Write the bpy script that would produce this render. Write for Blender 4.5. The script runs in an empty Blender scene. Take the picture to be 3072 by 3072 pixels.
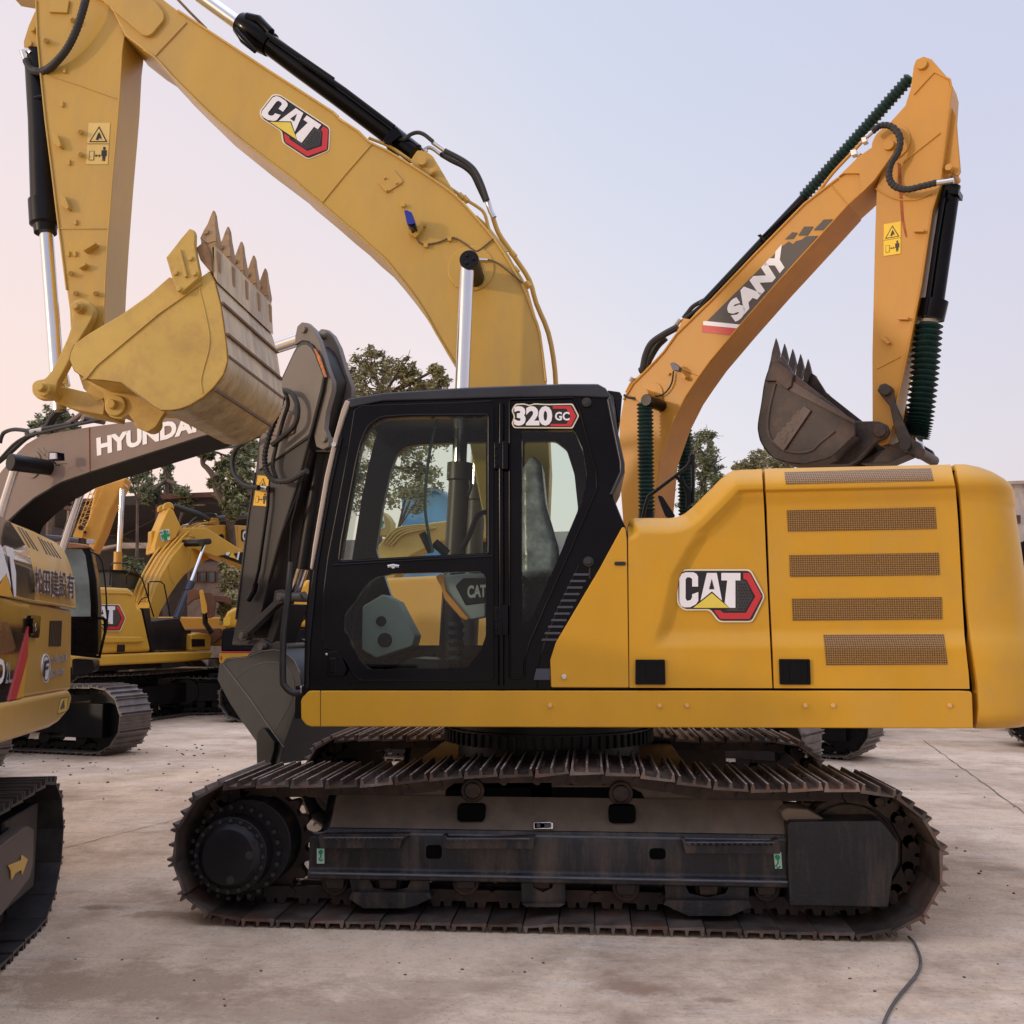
import bpy, bmesh, math, random
from mathutils import Vector, Matrix
random.seed(7)
S=bpy.context.scene
# ---------------------------------------------------------------- camera
FL=3000.0; YAW=math.radians(4.5); PIT=math.atan(364/3000.0)
CAM=Vector((0,-5.44,1.56))
cd=bpy.data.cameras.new('camera'); cam=bpy.data.objects.new('camera',cd); S.collection.objects.link(cam)
cam.location=CAM; cam.rotation_euler=(math.pi/2+PIT,0,YAW); cd.sensor_width=36; cd.sensor_height=36; cd.lens=36*FL/3072
cd.clip_end=600; cd.clip_start=.05; S.camera=cam
# ---------------------------------------------------------------- world: hazy dusk sky, warm to the left
SUN_AZ=math.radians(-58); SUN_EL=math.radians(9)     # azimuth seen from +Y turning right; the sun is left of and behind the camera
W=bpy.data.worlds.new('World'); S.world=W; W.use_nodes=True
nt=W.node_tree; nt.nodes.clear(); N=nt.nodes.new; Lk=nt.links.new
out=N('ShaderNodeOutputWorld'); bg=N('ShaderNodeBackground'); Lk(bg.outputs[0],out.inputs[0])
sky=N('ShaderNodeTexSky'); sky.sky_type='NISHITA'; sky.sun_disc=False; sky.sun_elevation=SUN_EL
sky.air_density=1.2; sky.dust_density=4
sdir=Vector((-.80,-.55,0)).normalized()
sky.sun_rotation=math.atan2(sdir.x,sdir.y)
geo=N('ShaderNodeTexCoord'); sep=N('ShaderNodeSeparateXYZ'); Lk(geo.outputs['Generated'],sep.inputs[0])
dot=N('ShaderNodeVectorMath'); dot.operation='DOT_PRODUCT'; Lk(geo.outputs['Generated'],dot.inputs[0]); dot.inputs[1].default_value=(-.93,.30,-.22)
mr=N('ShaderNodeMapRange'); mr.interpolation_type='SMOOTHSTEP'; Lk(dot.outputs['Value'],mr.inputs[0]); mr.inputs[1].default_value=-.28; mr.inputs[2].default_value=.68
zr=N('ShaderNodeMapRange'); zr.interpolation_type='SMOOTHSTEP'; Lk(sep.outputs[2],zr.inputs[0]); zr.inputs[1].default_value=0.02; zr.inputs[2].default_value=.62
def ramp(fac,cols):
    r=N('ShaderNodeValToRGB'); Lk(fac,r.inputs[0]); e=r.color_ramp.elements
    while len(e)<len(cols): e.new(.5)
    for i,(p,c) in enumerate(cols): e[i].position=p; e[i].color=(*c,1)
    return r
def lin(r,g,b): return tuple(((v/255)/12.92 if v/255<=.04045 else ((v/255+.055)/1.055)**2.4) for v in (r,g,b))
low=ramp(mr.outputs[0],[(0,lin(219,205,214)),(.35,lin(228,221,229)),(.7,lin(247,229,228)),(1,lin(255,224,212))])
hi=ramp(mr.outputs[0],[(0,lin(202,205,229)),(.45,lin(209,215,233)),(1,lin(238,226,232))])
mx=N('ShaderNodeMixRGB'); Lk(zr.outputs[0],mx.inputs[0]); Lk(low.outputs[0],mx.inputs[1]); Lk(hi.outputs[0],mx.inputs[2])
ms=N('ShaderNodeMixRGB'); ms.blend_type='ADD'; ms.inputs[0].default_value=.045; Lk(mx.outputs[0],ms.inputs[1]); Lk(sky.outputs[0],ms.inputs[2])
sz=N('ShaderNodeMapRange'); Lk(sep.outputs[2],sz.inputs[0]); sz.inputs[1].default_value=.585; sz.inputs[2].default_value=.88; sz.inputs[3].default_value=1; sz.inputs[4].default_value=2.6  # unseen zenith boosted to add top light on the ground
sy=N('ShaderNodeMapRange'); Lk(sep.outputs[1],sy.inputs[0]); sy.inputs[1].default_value=-.45; sy.inputs[2].default_value=.35; sy.inputs[3].default_value=.85; sy.inputs[4].default_value=1  # sky behind the camera dimmed to deepen the blacks
sm_=N('ShaderNodeMath'); sm_.operation='MULTIPLY'; Lk(sz.outputs[0],sm_.inputs[0]); Lk(sy.outputs[0],sm_.inputs[1])
vm_=N('ShaderNodeVectorMath'); vm_.operation='SCALE'; Lk(ms.outputs[0],vm_.inputs[0]); Lk(sm_.outputs[0],vm_.inputs['Scale'])
Lk(vm_.outputs[0],bg.inputs[0]); bg.inputs[1].default_value=0.955
sd=bpy.data.lights.new('sun','SUN'); sd.energy=1.0; sd.angle=math.radians(2.5); sd.color=(1,.78,.60)
sun=bpy.data.objects.new('sun',sd); S.collection.objects.link(sun)
d=Vector((sdir.x*math.cos(SUN_EL),sdir.y*math.cos(SUN_EL),math.sin(SUN_EL)))
sun.rotation_euler=d.to_track_quat('Z','Y').to_euler()
S.view_settings.view_transform='Standard'; S.view_settings.look='None'; S.view_settings.exposure=0.0; S.view_settings.gamma=1
# ---------------------------------------------------------------- picking points: a photo pixel becomes a point at its own distance
sn,cs=math.sin,math.cos
Fv=Vector((-sn(YAW)*cs(PIT),cs(YAW)*cs(PIT),sn(PIT))); Rv=Vector((cs(YAW),sn(YAW),0)); Uv=Vector((sn(YAW)*sn(PIT),-cs(YAW)*sn(PIT),cs(PIT)))
def ray(x,y): return Fv+(x-1536)/FL*Rv-(y-1536)/FL*Uv
def at_depth(x,y,t): return CAM+ray(x,y)*t
def at_z(x,y,z):
    r=ray(x,y); return CAM+r*((z-CAM.z)/r.z)
SC=('L1','L2','L3','HK')
CR={'S':(0,0,1),'TL':(0,0,.5176),'TM':(900,0,.5176),'TR':(1800,0,.6584),'ML':(0,900,.5176),'CB':(900,1100,.5176),'BR':(1800,1200,.6584),
    'LL':(0,1900,.5176),'BL':(450,2100,.6211),'BB':(1600,2100,.7619),'L1':(0,1350,.2588),'L2':(350,1350,.2588),'L3':(0,1700,.2588),
    'HB':(600,900,.2588),'HK':(650,1700,.3364),'UC':(1850,2150,.44)}
def px(key,s):
    ox,oy,k=CR[key]
    if isinstance(s,str): s=[tuple(float(v) for v in a.split(',')) for a in s.split()]
    return [(ox+a[0]*k,oy+a[1]*k) for a in s]
def rc(pts,r,n=4,closed=True):
    """round the corners of a polyline"""
    o=[];L=len(pts)
    for i in range(L):
        p=Vector(pts[i])
        if not closed and i in (0,L-1): o.append(tuple(p)); continue
        a=Vector(pts[i-1]);b=Vector(pts[(i+1)%L]);rr=r[i] if isinstance(r,(list,tuple)) else r
        la=(a-p).length;lb=(b-p).length;k=min(rr,la*.48,lb*.48)
        if k<1e-6: o.append(tuple(p)); continue
        A=p+(a-p)*(k/la);B=p+(b-p)*(k/lb)
        for j in range(n+1):
            t=j/n; o.append(tuple(A*(1-t)**2+p*2*t*(1-t)+B*t*t))
    return o
def cr(pts,n=5):
    """smooth open curve through points"""
    P=[Vector(p) for p in pts];P=[2*P[0]-P[1]]+P+[2*P[-1]-P[-2]];o=[]
    for i in range(1,len(P)-2):
        for j in range(n):
            t=j/n;a,b,c,e=P[i-1:i+3]
            o.append(.5*((2*b)+(c-a)*t+(2*a-5*b+4*c-e)*t*t+(3*b-a-3*c+e)*t**3))
    o.append(P[-2]); return [tuple(v) for v in o]
# ---------------------------------------------------------------- materials
MT={}
def mat(name,col,rough=.5,metal=0,var=.12,scale=3,bump=0,streak=0,dirt=None,dirt_amt=.3,spec=.5,coat=0,dsc=2.0,bsc=60):
    if name in MT: return MT[name]
    m=bpy.data.materials.new(name); m.use_nodes=True; t=m.node_tree; b=t.nodes['Principled BSDF']
    b.inputs['Roughness'].default_value=rough; b.inputs['Metallic'].default_value=metal; b.inputs['Specular IOR Level'].default_value=spec
    b.inputs['Coat Weight'].default_value=coat
    tc=t.nodes.new('ShaderNodeTexCoord'); mp=t.nodes.new('ShaderNodeMapping'); t.links.new(tc.outputs['Object'],mp.inputs[0])
    if streak: mp.inputs['Scale'].default_value=(1,1,1/streak)
    n=t.nodes.new('ShaderNodeTexNoise'); n.inputs['Scale'].default_value=scale; n.inputs['Detail'].default_value=8; n.inputs['Roughness'].default_value=.65
    t.links.new(mp.outputs[0],n.inputs[0])
    r=t.nodes.new('ShaderNodeValToRGB'); t.links.new(n.outputs[0],r.inputs[0])
    e=r.color_ramp.elements; e[0].position=.32; e[1].position=.68
    e[0].color=(*[max(0,c*(1-var)) for c in col],1); e[1].color=(*[min(1,c*(1+var)) for c in col],1)
    last=r.outputs[0]
    if dirt:
        n2=t.nodes.new('ShaderNodeTexNoise'); n2.inputs['Scale'].default_value=dsc; n2.inputs['Detail'].default_value=10; n2.inputs['Roughness'].default_value=.7
        t.links.new(mp.outputs[0],n2.inputs[0])
        r2=t.nodes.new('ShaderNodeValToRGB'); r2.color_ramp.elements[0].position=.48; r2.color_ramp.elements[1].position=.72
        r2.color_ramp.elements[1].color=(dirt_amt,)*3+(1,); t.links.new(n2.outputs[0],r2.inputs[0])
        x=t.nodes.new('ShaderNodeMixRGB'); t.links.new(r2.outputs[0],x.inputs[0]); t.links.new(last,x.inputs[1]); x.inputs[2].default_value=(*dirt,1); last=x.outputs[0]
    t.links.new(last,b.inputs['Base Color'])
    rr=t.nodes.new('ShaderNodeMapRange'); t.links.new(n.outputs[0],rr.inputs[0]); rr.inputs[3].default_value=max(0,rough-.1); rr.inputs[4].default_value=min(1,rough+.12); t.links.new(rr.outputs[0],b.inputs['Roughness'])
    if bump:
        nb=t.nodes.new('ShaderNodeTexNoise'); nb.inputs['Scale'].default_value=bsc; nb.inputs['Detail'].default_value=4; t.links.new(tc.outputs['Object'],nb.inputs[0])
        bp=t.nodes.new('ShaderNodeBump'); bp.inputs['Strength'].default_value=bump; bp.inputs['Distance'].default_value=.01; t.links.new(nb.outputs[0],bp.inputs['Height']); t.links.new(bp.outputs[0],b.inputs['Normal'])
    MT[name]=m; return m
YEL=mat('body_yellow',(.62,.325,.024),.33,var=.07,scale=1.6,spec=.26,streak=1.8,dirt=(.44,.29,.10),dirt_amt=.35,dsc=2.2,bump=.10,bsc=2.6)
BOOMY=mat('boom_yellow',(.55,.345,.066),.33,var=.06,scale=1.5,dirt=(.36,.25,.12),dirt_amt=.5,streak=2.5,dsc=1.8)
BUCK=mat('bucket_yellow',(.57,.385,.085),.42,var=.10,scale=2.5,dirt=(.34,.19,.07),dirt_amt=.7,dsc=3)
TOOTH=mat('rusty_worn_tooth',(.38,.25,.12),.55,var=.35,scale=8,dirt=(.13,.06,.03),dirt_amt=.85,dsc=8,bump=.4)
BUCKW=mat('worn_bucket_steel',(.56,.45,.26),.36,var=.32,scale=5,dirt=(.24,.125,.04),dirt_amt=.9,streak=5,dsc=4.5,bump=.3,bsc=20)
SANYY=mat('orange_yellow',(.56,.27,.032),.42,var=.05,scale=1.5,dirt=(.42,.22,.07),dirt_amt=.35,streak=3,dsc=1.2)
OLDY=mat('older_yellow',(.56,.32,.055),.38,var=.06,scale=1.4,dirt=(.42,.28,.12),dirt_amt=.3)
BGY=mat('yard_yellow',(.62,.345,.035),.45,var=.07,scale=1.2,dirt=(.40,.26,.1),dirt_amt=.25)
BLK=mat('cab_black',(.003,.003,.005),.16,var=.3,scale=2,spec=.15,dirt=(.010,.009,.010),dirt_amt=.3)
SAT=mat('satin_black',(.006,.006,.009),.34,var=.3,scale=3,spec=.22,dirt=(.016,.015,.015),dirt_amt=.35)
DARK=mat('black_steel',(.008,.008,.010),.40,var=.3,scale=3,spec=.28,dirt=(.035,.03,.026),dirt_amt=.4)
FRM=mat('track_frame_dirty',(.013,.013,.016),.40,spec=.35,var=.4,scale=6,streak=7,dirt=(.13,.09,.06),dirt_amt=.85,dsc=3.6,bump=.3,bsc=45)
FRMT=mat('dusty_frame_top',(.125,.095,.070),.8,var=.3,scale=5,streak=2,dirt=(.15,.11,.08),dirt_amt=.8)
SHOE=mat('track_shoe_steel',(.105,.085,.075),.38,metal=.5,var=.5,scale=7,dirt=(.16,.065,.035),dirt_amt=.8,dsc=5,bump=.25)
CHN=mat('chain_dark',(.035,.024,.020),.6,metal=.2,var=.4,scale=9,dirt=(.13,.07,.035),dirt_amt=.7,dsc=5)
FARSHOE=mat('grey_track_steel',(.16,.14,.13),.45,metal=.4,var=.35,scale=6,dirt=(.2,.14,.09),dirt_amt=.5)
CHR=mat('chrome_rod',(.75,.75,.78),.14,metal=1,var=.03)
STL=mat('bright_fitting',(.6,.6,.6),.3,metal=.9,var=.1)
RUB=mat('rubber_hose',(.018,.018,.019),.55,var=.3,scale=12)
GRN=mat('green_bellows',(.007,.034,.030),.5,var=.35,scale=6,dirt=(.035,.05,.045),dirt_amt=.4)
HYU=mat('grey_brown_paint',(.19,.135,.108),.5,var=.08,scale=1.4,dirt=(.10,.065,.05),dirt_amt=.45,dsc=1.2)
HYD=mat('charcoal_grey_paint',(.017,.016,.017),.5,var=.15,scale=2,dirt=(.045,.038,.034),dirt_amt=.4)
SBK=mat('dark_bucket_steel',(.040,.030,.027),.5,metal=.15,var=.35,scale=4,dirt=(.14,.065,.035),dirt_amt=.6,dsc=4,bump=.3)
VOID=mat('unlit_gap',(.003,.003,.003),.9,spec=.05)  # black stand-in for the shade inside openings and door gaps
WHT=mat('decal_white',(.84,.84,.86),.4,var=.04)
CRM=mat('decal_cream',(.80,.74,.55),.4,var=.03)
BKD=mat('decal_black',(.012,.010,.012),.35,var=.1)
RED=mat('decal_red',(.55,.03,.035),.35,var=.05)
GRD=mat('decal_grey',(.045,.042,.042),.45,var=.1)
YLD=mat('decal_yellow',(.80,.52,.05),.4,var=.05)
YGD=mat('decal_gold',(.75,.60,.08),.4,var=.1)
GND=mat('decal_green',(.0,.30,.10),.45,var=.05)
BLU=mat('blue_plastic',(.015,.03,.30),.35,var=.1)
GRY=mat('cab_plastic_grey',(.30,.34,.32),.55,var=.08)
ORG=mat('orange_trim',(.70,.28,.05),.45,var=.05)
SEAT=mat('plastic_covered_seat',(.30,.32,.34),.25,var=.6,scale=9,bump=.8,bsc=14)
TAN=mat('catchlight_beige',(.40,.33,.27),.35,var=.06,metal=.2)
LAMPG=mat('lamp_glass',(.5,.5,.55),.1,var=.1)
CONC=mat('weathered_concrete_wall',(.50,.44,.40),.85,var=.18,scale=1.2,dirt=(.13,.11,.10),dirt_amt=.9,streak=2,dsc=1.1)
RUST=mat('rusty_iron',(.13,.055,.035),.8,var=.3,scale=3,dirt=(.05,.035,.03),dirt_amt=.8)
SHD=mat('shed_dark_boards',(.045,.035,.032),.85,var=.5,scale=2,streak=.3,dirt=(.02,.018,.018),dirt_amt=.9)
PALE=mat('pale_beam',(.42,.34,.27),.8,var=.2,scale=3,dirt=(.16,.1,.07),dirt_amt=.8)
BLUW=mat('blue_sheet_metal',(.10,.28,.55),.5,var=.12,scale=1.5,streak=4)
TRK=mat('bark',(.12,.085,.065),.9,var=.3,scale=8)
LEAF=mat('leaf_green',(.16,.18,.09),.6,var=.5,scale=1.6)
LEAF2=mat('leaf_olive',(.25,.23,.11),.6,var=.5,scale=1.6)
STONE=mat('stone',(.13,.095,.075),.9,var=.3,scale=20)
SKYW=mat('old_window_pane',(.10,.11,.11),.15,var=.3)
def glass(name,tint,gl=.5):
    m=bpy.data.materials.new(name); m.use_nodes=True; t=m.node_tree; t.nodes.clear()
    o=t.nodes.new('ShaderNodeOutputMaterial'); tr=t.nodes.new('ShaderNodeBsdfTransparent'); g=t.nodes.new('ShaderNodeBsdfGlossy'); mxs=t.nodes.new('ShaderNodeMixShader'); fr=t.nodes.new('ShaderNodeFresnel')
    tr.inputs[0].default_value=(*tint,1); g.inputs['Roughness'].default_value=.02; fr.inputs[0].default_value=1.5
    mt=t.nodes.new('ShaderNodeMath'); mt.operation='MULTIPLY_ADD'; mt.inputs[1].default_value=gl*2; mt.inputs[2].default_value=.02*gl; t.links.new(fr.outputs[0],mt.inputs[0])
    t.links.new(mt.outputs[0],mxs.inputs[0]); t.links.new(tr.outputs[0],mxs.inputs[1]); t.links.new(g.outputs[0],mxs.inputs[2]); t.links.new(mxs.outputs[0],o.inputs[0]); return m
GLS=glass('cab_glass',(.74,.84,.78),.30)
GLS2=glass('clear_cab_glass',(.88,.95,.91),.15)
def rnd_tone(m,lo,hi):
    t=m.node_tree; b=t.nodes['Principled BSDF']; lk=b.inputs['Base Color'].links[0]; src=lk.from_socket
    o=t.nodes.new('ShaderNodeObjectInfo'); r=t.nodes.new('ShaderNodeMapRange'); r.inputs[3].default_value=lo; r.inputs[4].default_value=hi; t.links.new(o.outputs['Random'],r.inputs[0])
    v=t.nodes.new('ShaderNodeVectorMath'); v.operation='SCALE'; t.links.new(src,v.inputs[0]); t.links.new(r.outputs[0],v.inputs['Scale']); t.links.new(v.outputs[0],b.inputs['Base Color'])
rnd_tone(SHOE,.6,1.6)
TIPM=mat('polished_grouser_edge',(.50,.45,.42),.35,metal=.55,var=.45,scale=14,dirt=(.22,.09,.05),dirt_amt=.8,dsc=9)
# perforated sheet
def perf():
    m=bpy.data.materials.new('perforated_yellow_sheet'); m.use_nodes=True; t=m.node_tree; b=t.nodes['Principled BSDF']; b.inputs['Roughness'].default_value=.45
    tc=t.nodes.new('ShaderNodeTexCoord'); mp=t.nodes.new('ShaderNodeMapping'); mp.inputs['Scale'].default_value=(1,0,1); t.links.new(tc.outputs['Object'],mp.inputs[0])
    v=t.nodes.new('ShaderNodeTexVoronoi'); v.inputs['Scale'].default_value=82; v.inputs['Randomness'].default_value=.12; t.links.new(mp.outputs[0],v.inputs[0])
    r=t.nodes.new('ShaderNodeValToRGB'); r.color_ramp.elements[0].position=.30; r.color_ramp.elements[1].position=.40
    r.color_ramp.elements[0].color=(.03,.014,.006,1); r.color_ramp.elements[1].color=(.29,.15,.027,1); t.links.new(v.outputs['Distance'],r.inputs[0]); t.links.new(r.outputs[0],b.inputs['Base Color'])
    bp=t.nodes.new('ShaderNodeBump'); bp.inputs['Strength'].default_value=.5; bp.inputs['Distance'].default_value=.003; t.links.new(r.outputs[0],bp.inputs['Height']); t.links.new(bp.outputs[0],b.inputs['Normal'])
    return m
PERF=perf()
# ---------------------------------------------------------------- mesh building
def link(o,parent=None):
    S.collection.objects.link(o)
    if parent: o.parent=parent
    return o
def tag(o,label=None,cat=None,group=None,kind=None):
    for k,v in (('label',label),('category',cat),('group',group),('kind',kind)):
        if v: o[k]=v
    return o
class Fr:
    """a machine's own upright frame: u along it, w away from the viewer's side, z up"""
    def __init__(s,o,yaw): s.o=Vector((o[0],o[1],0)); s.yaw=yaw; s.n=Vector((-sn(yaw),cs(yaw),0)); s.e=Vector((cs(yaw),sn(yaw),0)); s.root=None
    def p(s,x,y,w):
        r=ray(x,y); t=((s.o-CAM).dot(s.n)+w)/r.dot(s.n); P=CAM+r*t; return Vector(((P-s.o).dot(s.e),w,P.z))
    def dep(s,x,y,w):
        r=ray(x,y); return ((s.o-CAM).dot(s.n)+w)/r.dot(s.n)
    def uz(s,key,pts,w): return [(lambda q:(q.x,q.z))(s.p(a,b,w)) for a,b in px(key,pts)]
    def r(s,x,y,w,rp): return rp*s.dep(x,y,w)/FL
    def thing(s,name,label,cat,group=None,off=(0,0)):
        e=bpy.data.objects.new(name,None); e.empty_display_size=.3; link(e); e.location=s.o; e.rotation_euler=(0,0,s.yaw); tag(e,label,cat,group); s.root=e; return e
class MB:
    def __init__(s,fr=None): s.v=[];s.f=[];s.m=[];s.fr=fr;s.sm=[]
    def add(s,vs,fs,mi=0,sm=False):
        b=len(s.v); s.v+= [tuple(v) for v in vs]; s.f+=[tuple(i+b for i in f) for f in fs]; s.m+=[mi]*len(fs); return s
    def prism(s,P,w0,w1,mi=0,holes=()):
        if not holes:
            n=len(P); vs=[(u,w0,z) for u,z in P]+[(u,w1,z) for u,z in P]
            A=sum(P[i][0]*P[(i+1)%n][1]-P[(i+1)%n][0]*P[i][1] for i in range(n))
            fs=[tuple(range(n)),tuple(range(2*n-1,n-1,-1))]+[(i,i+n,(i+1)%n+n,(i+1)%n) for i in range(n)]
            if A<0: fs=[f[::-1] for f in fs]
            return s.add(vs,fs,mi)
        bm=bmesh.new(); loops=[P]+list(holes); es=[]
        for L in loops:
            vv=[bm.verts.new((u,0,z)) for u,z in L]
            for i in range(len(vv)): es.append(bm.edges.new((vv[i],vv[(i+1)%len(vv)])))
        bmesh.ops.triangle_fill(bm,use_beauty=True,use_dissolve=False,edges=es); bm.verts.ensure_lookup_table(); bm.verts.index_update()
        co=[(v.co.x,v.co.z) for v in bm.verts]; n=len(co)
        vs=[(u,w0,z) for u,z in co]+[(u,w1,z) for u,z in co]; fs=[]
        for f in bm.faces:
            i=[v.index for v in f.verts]
            if f.normal.y>0: i=i[::-1]
            fs.append(tuple(i)); fs.append(tuple(k+n for k in i[::-1]))
        b=0
        for L in loops:
            k=len(L); A=sum(L[i][0]*L[(i+1)%k][1]-L[(i+1)%k][0]*L[i][1] for i in range(k)); flip=(A<0)!=(b>0)
            for i in range(k):
                q=(b+i,b+i+n,b+(i+1)%k+n,b+(i+1)%k); fs.append(q[::-1] if flip else q)
            b+=k
        bm.free(); return s.add(vs,fs,mi)
    def ex(s,key,pts,w0,w1,mi=0,rnd=0,holes=()):
        P=px(key,pts)
        if rnd: P=rc(P,rnd)
        return s.prism(s.fr.uz('S',P,w0),w0,w1,mi,[s.fr.uz('S',h,w0) for h in holes])
    def tube(s,P,r,seg=10,mi=0,cap=True):
        P=[Vector(p) for p in P]; n=len(P); R=r if isinstance(r,(list,tuple)) else [r]*n
        vs=[];fs=[];up=None
        for i in range(n):
            t=(P[min(i+1,n-1)]-P[max(i-1,0)]).normalized()
            if up is None: up=Vector((0,1,0)) if abs(t.y)<.9 else Vector((0,0,1))
            a=(up-t*up.dot(t)); 
            if a.length<1e-4: a=Vector((1,0,0))-t*t.x
            a.normalize(); b=t.cross(a); up=a
            for k in range(seg):
                g=2*math.pi*k/seg; vs.append(P[i]+(a*cs(g)+b*sn(g))*R[i])
        for i in range(n-1):
            for k in range(seg):
                fs.append((i*seg+k,i*seg+(k+1)%seg,(i+1)*seg+(k+1)%seg,(i+1)*seg+k))
        if cap: fs+= [tuple(range(seg-1,-1,-1)),tuple((n-1)*seg+k for k in range(seg))]
        return s.add(vs,fs,mi)
    def tp(s,key,pts,w,rp,seg=10,mi=0,sm=0,cap=True):
        """tube through photo points; pts x,y or x,y,w ; rp radius in photo pixels"""
        if key in SC: rp=[v*CR[key][2] for v in rp] if isinstance(rp,(list,tuple)) else rp*CR[key][2]
        if isinstance(pts,str): pts=[tuple(float(v) for v in a.split(',')) for a in pts.split()]
        q=px(key,[a[:2] for a in pts]); ws=[a[2] if len(a)>2 else w for a in pts]
        P=[s.fr.p(q[i][0],q[i][1],ws[i]) for i in range(len(q))]
        if isinstance(rp,(list,tuple)): R=[rp[i]*s.fr.dep(q[i][0],q[i][1],ws[i])/FL for i in range(len(q))]
        else: R=rp*s.fr.dep(q[0][0],q[0][1],ws[0])/FL
        if sm:
            if isinstance(R,list): R=[v[0] for v in cr([(x,0,0) for x in R],sm)]
            P=cr(P,sm)
        return s.tube(P,R,seg,mi,cap)
    def cw(s,key,x,y,w0,w1,rp,mi=0,seg=24):
        """round boss or pin whose axis runs across the machine"""
        (a,b),=px(key,[(x,y)]); c=s.fr.p(a,b,w0); r=rp*CR[key][2]*s.fr.dep(a,b,w0)/FL
        return s.tube([(c.x,w0,c.z),(c.x,w1,c.z)],r,seg,mi)
    def box(s,a,b,mi=0):
        x0,y0,z0=a;x1,y1,z1=b; vs=[(x0,y0,z0),(x1,y0,z0),(x1,y1,z0),(x0,y1,z0),(x0,y0,z1),(x1,y0,z1),(x1,y1,z1),(x0,y1,z1)]
        return s.add(vs,[(0,3,2,1),(4,5,6,7),(0,1,5,4),(1,2,6,5),(2,3,7,6),(3,0,4,7)],mi)
    def grid(s,rows,mi=0,flip=False):
        n=len(rows[0]); vs=[p for r in rows for p in r]; fs=[]
        for i in range(len(rows)-1):
            for j in range(n-1):
                q=(i*n+j,i*n+j+1,(i+1)*n+j+1,(i+1)*n+j); fs.append(q[::-1] if flip else q)
        return s.add(vs,fs,mi)
    def comps(s):
        par=list(range(len(s.v)))
        def find(i):
            while par[i]!=i: par[i]=par[par[i]]; i=par[i]
            return i
        for f in s.f:
            a=find(f[0])
            for k in f[1:]: par[find(k)]=a
        G={}
        for f,mi in zip(s.f,s.m): G.setdefault(find(f[0]),[]).append((f,mi))
        o=[]
        for g in G.values():
            ids=sorted({i for f,_ in g for i in f}); mp={i:k for k,i in enumerate(ids)}; q=MB(s.fr); q.v=[s.v[i] for i in ids]; q.f=[tuple(mp[i] for i in f) for f,_ in g]; q.m=[mi for _,mi in g]; o.append(q)
        return o
    def build(s,name,mats,parent=None,bev=0,seg=2,ang=38,label=None,split=False):
        if split:
            for q in s.comps(): o=q.build(name,mats,parent,bev,seg,ang,label)
            return o
        me=bpy.data.meshes.new(name); me.from_pydata(s.v,[],s.f); 
        if not isinstance(mats,(list,tuple)): mats=[mats]
        for m in mats: me.materials.append(m)
        me.polygons.foreach_set('material_index',s.m); me.polygons.foreach_set('use_smooth',[True]*len(s.f))
        me.update(); 
        if not bev: me.set_sharp_from_angle(angle=math.radians(ang))
        o=bpy.data.objects.new(name,me); link(o,parent)
        if bev:
            b=o.modifiers.new('edge','BEVEL'); b.width=bev; b.segments=seg; b.limit_method='ANGLE'; b.angle_limit=math.radians(40); b.harden_normals=True; b.use_clamp_overlap=True
        if label: o['label']=label
        return o
def interp(T,x):
    if x<=T[0][0]: return T[0][1]
    for (a,b),(c,e) in zip(T,T[1:]):
        if x<=c: return b+(e-b)*(x-a)/(c-a) if c>a else e
    return T[-1][1]
def relief(fr,key,left,right,top,bot,w0,off,ns,ntt,back=None):
    """a pressed panel: rows between a top and a bottom line, its depth given by off(x,y); left/right are x by y tables, top/bot y by x tables"""
    rows=[]
    for j in range(ntt+1):
        t=j/ntt; row=[]
        for i in range(ns+1):
            sx=i/ns; x=interp(left,0)*0
            xl=left[0][1]; xr=right[0][1]; y=interp(top,xl+(xr-xl)*sx)
            for _ in range(2):
                yt=interp(top,interp(left,y)*(1-sx)+interp(right,y)*sx); yb=interp(bot,interp(left,y)*(1-sx)+interp(right,y)*sx); y=yt+(yb-yt)*t
            x=interp(left,y)*(1-sx)+interp(right,y)*sx
            (a,b),=px(key,[(x,y)]); row.append(fr.p(a,b,w0+off(x,y)))
        rows.append(row)
    m=MB(fr); m.grid(rows,flip=True)
    if back:
        rim=rows[0]+[r[-1] for r in rows[1:]]+rows[-1][-2::-1]+[r[0] for r in rows[-2::-1]]
        m.grid([rim,[(p[0],p[1]+back,p[2]) for p in rim]],flip=True)
    return m
TXT={}
def text_geo(s,bold=.0):
    if (s,bold) in TXT: return TXT[(s,bold)]
    c=bpy.data.curves.new('t','FONT'); c.body=s; c.offset=bold; c.resolution_u=3
    o=bpy.data.objects.new('t',c); S.collection.objects.link(o); dg=bpy.context.evaluated_depsgraph_get(); e=o.evaluated_get(dg); me=e.to_mesh()
    V=[(v.co.x,v.co.y) for v in me.vertices]; Fs=[tuple(p.vertices) for p in me.polygons]; e.to_mesh_clear(); bpy.data.objects.remove(o); bpy.data.curves.remove(c)
    x0=min(v[0] for v in V);x1=max(v[0] for v in V);y0=min(v[1] for v in V);y1=max(v[1] for v in V)
    TXT[(s,bold)]=([((a-x0)/(x1-x0),(b-y0)/(y1-y0)) for a,b in V],Fs); return TXT[(s,bold)]
def text(m,s,key,quad,w,mi=0,bold=.0):
    """lettering laid into a four-cornered field (tl tr br bl) on the plane w"""
    tl,tr,br,bl=[Vector(q) for q in px(key,quad)]; V,Fs=text_geo(s,bold); vs=[]
    for a,b in V:
        q=(bl*(1-a)+br*a)*(1-b)+(tl*(1-a)+tr*a)*b; vs.append(m.fr.p(q.x,q.y,w))
    n0=(vs[Fs[0][1]]-vs[Fs[0][0]]).cross(vs[Fs[0][2]]-vs[Fs[0][0]])
    m.add(vs,[f[::-1] for f in Fs] if n0.y>0 else Fs,mi)
def flat(m,key,pts,w,mi,rnd=0,th=.002):
    m.ex(key,pts,w,w+th,mi,rnd)
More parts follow.
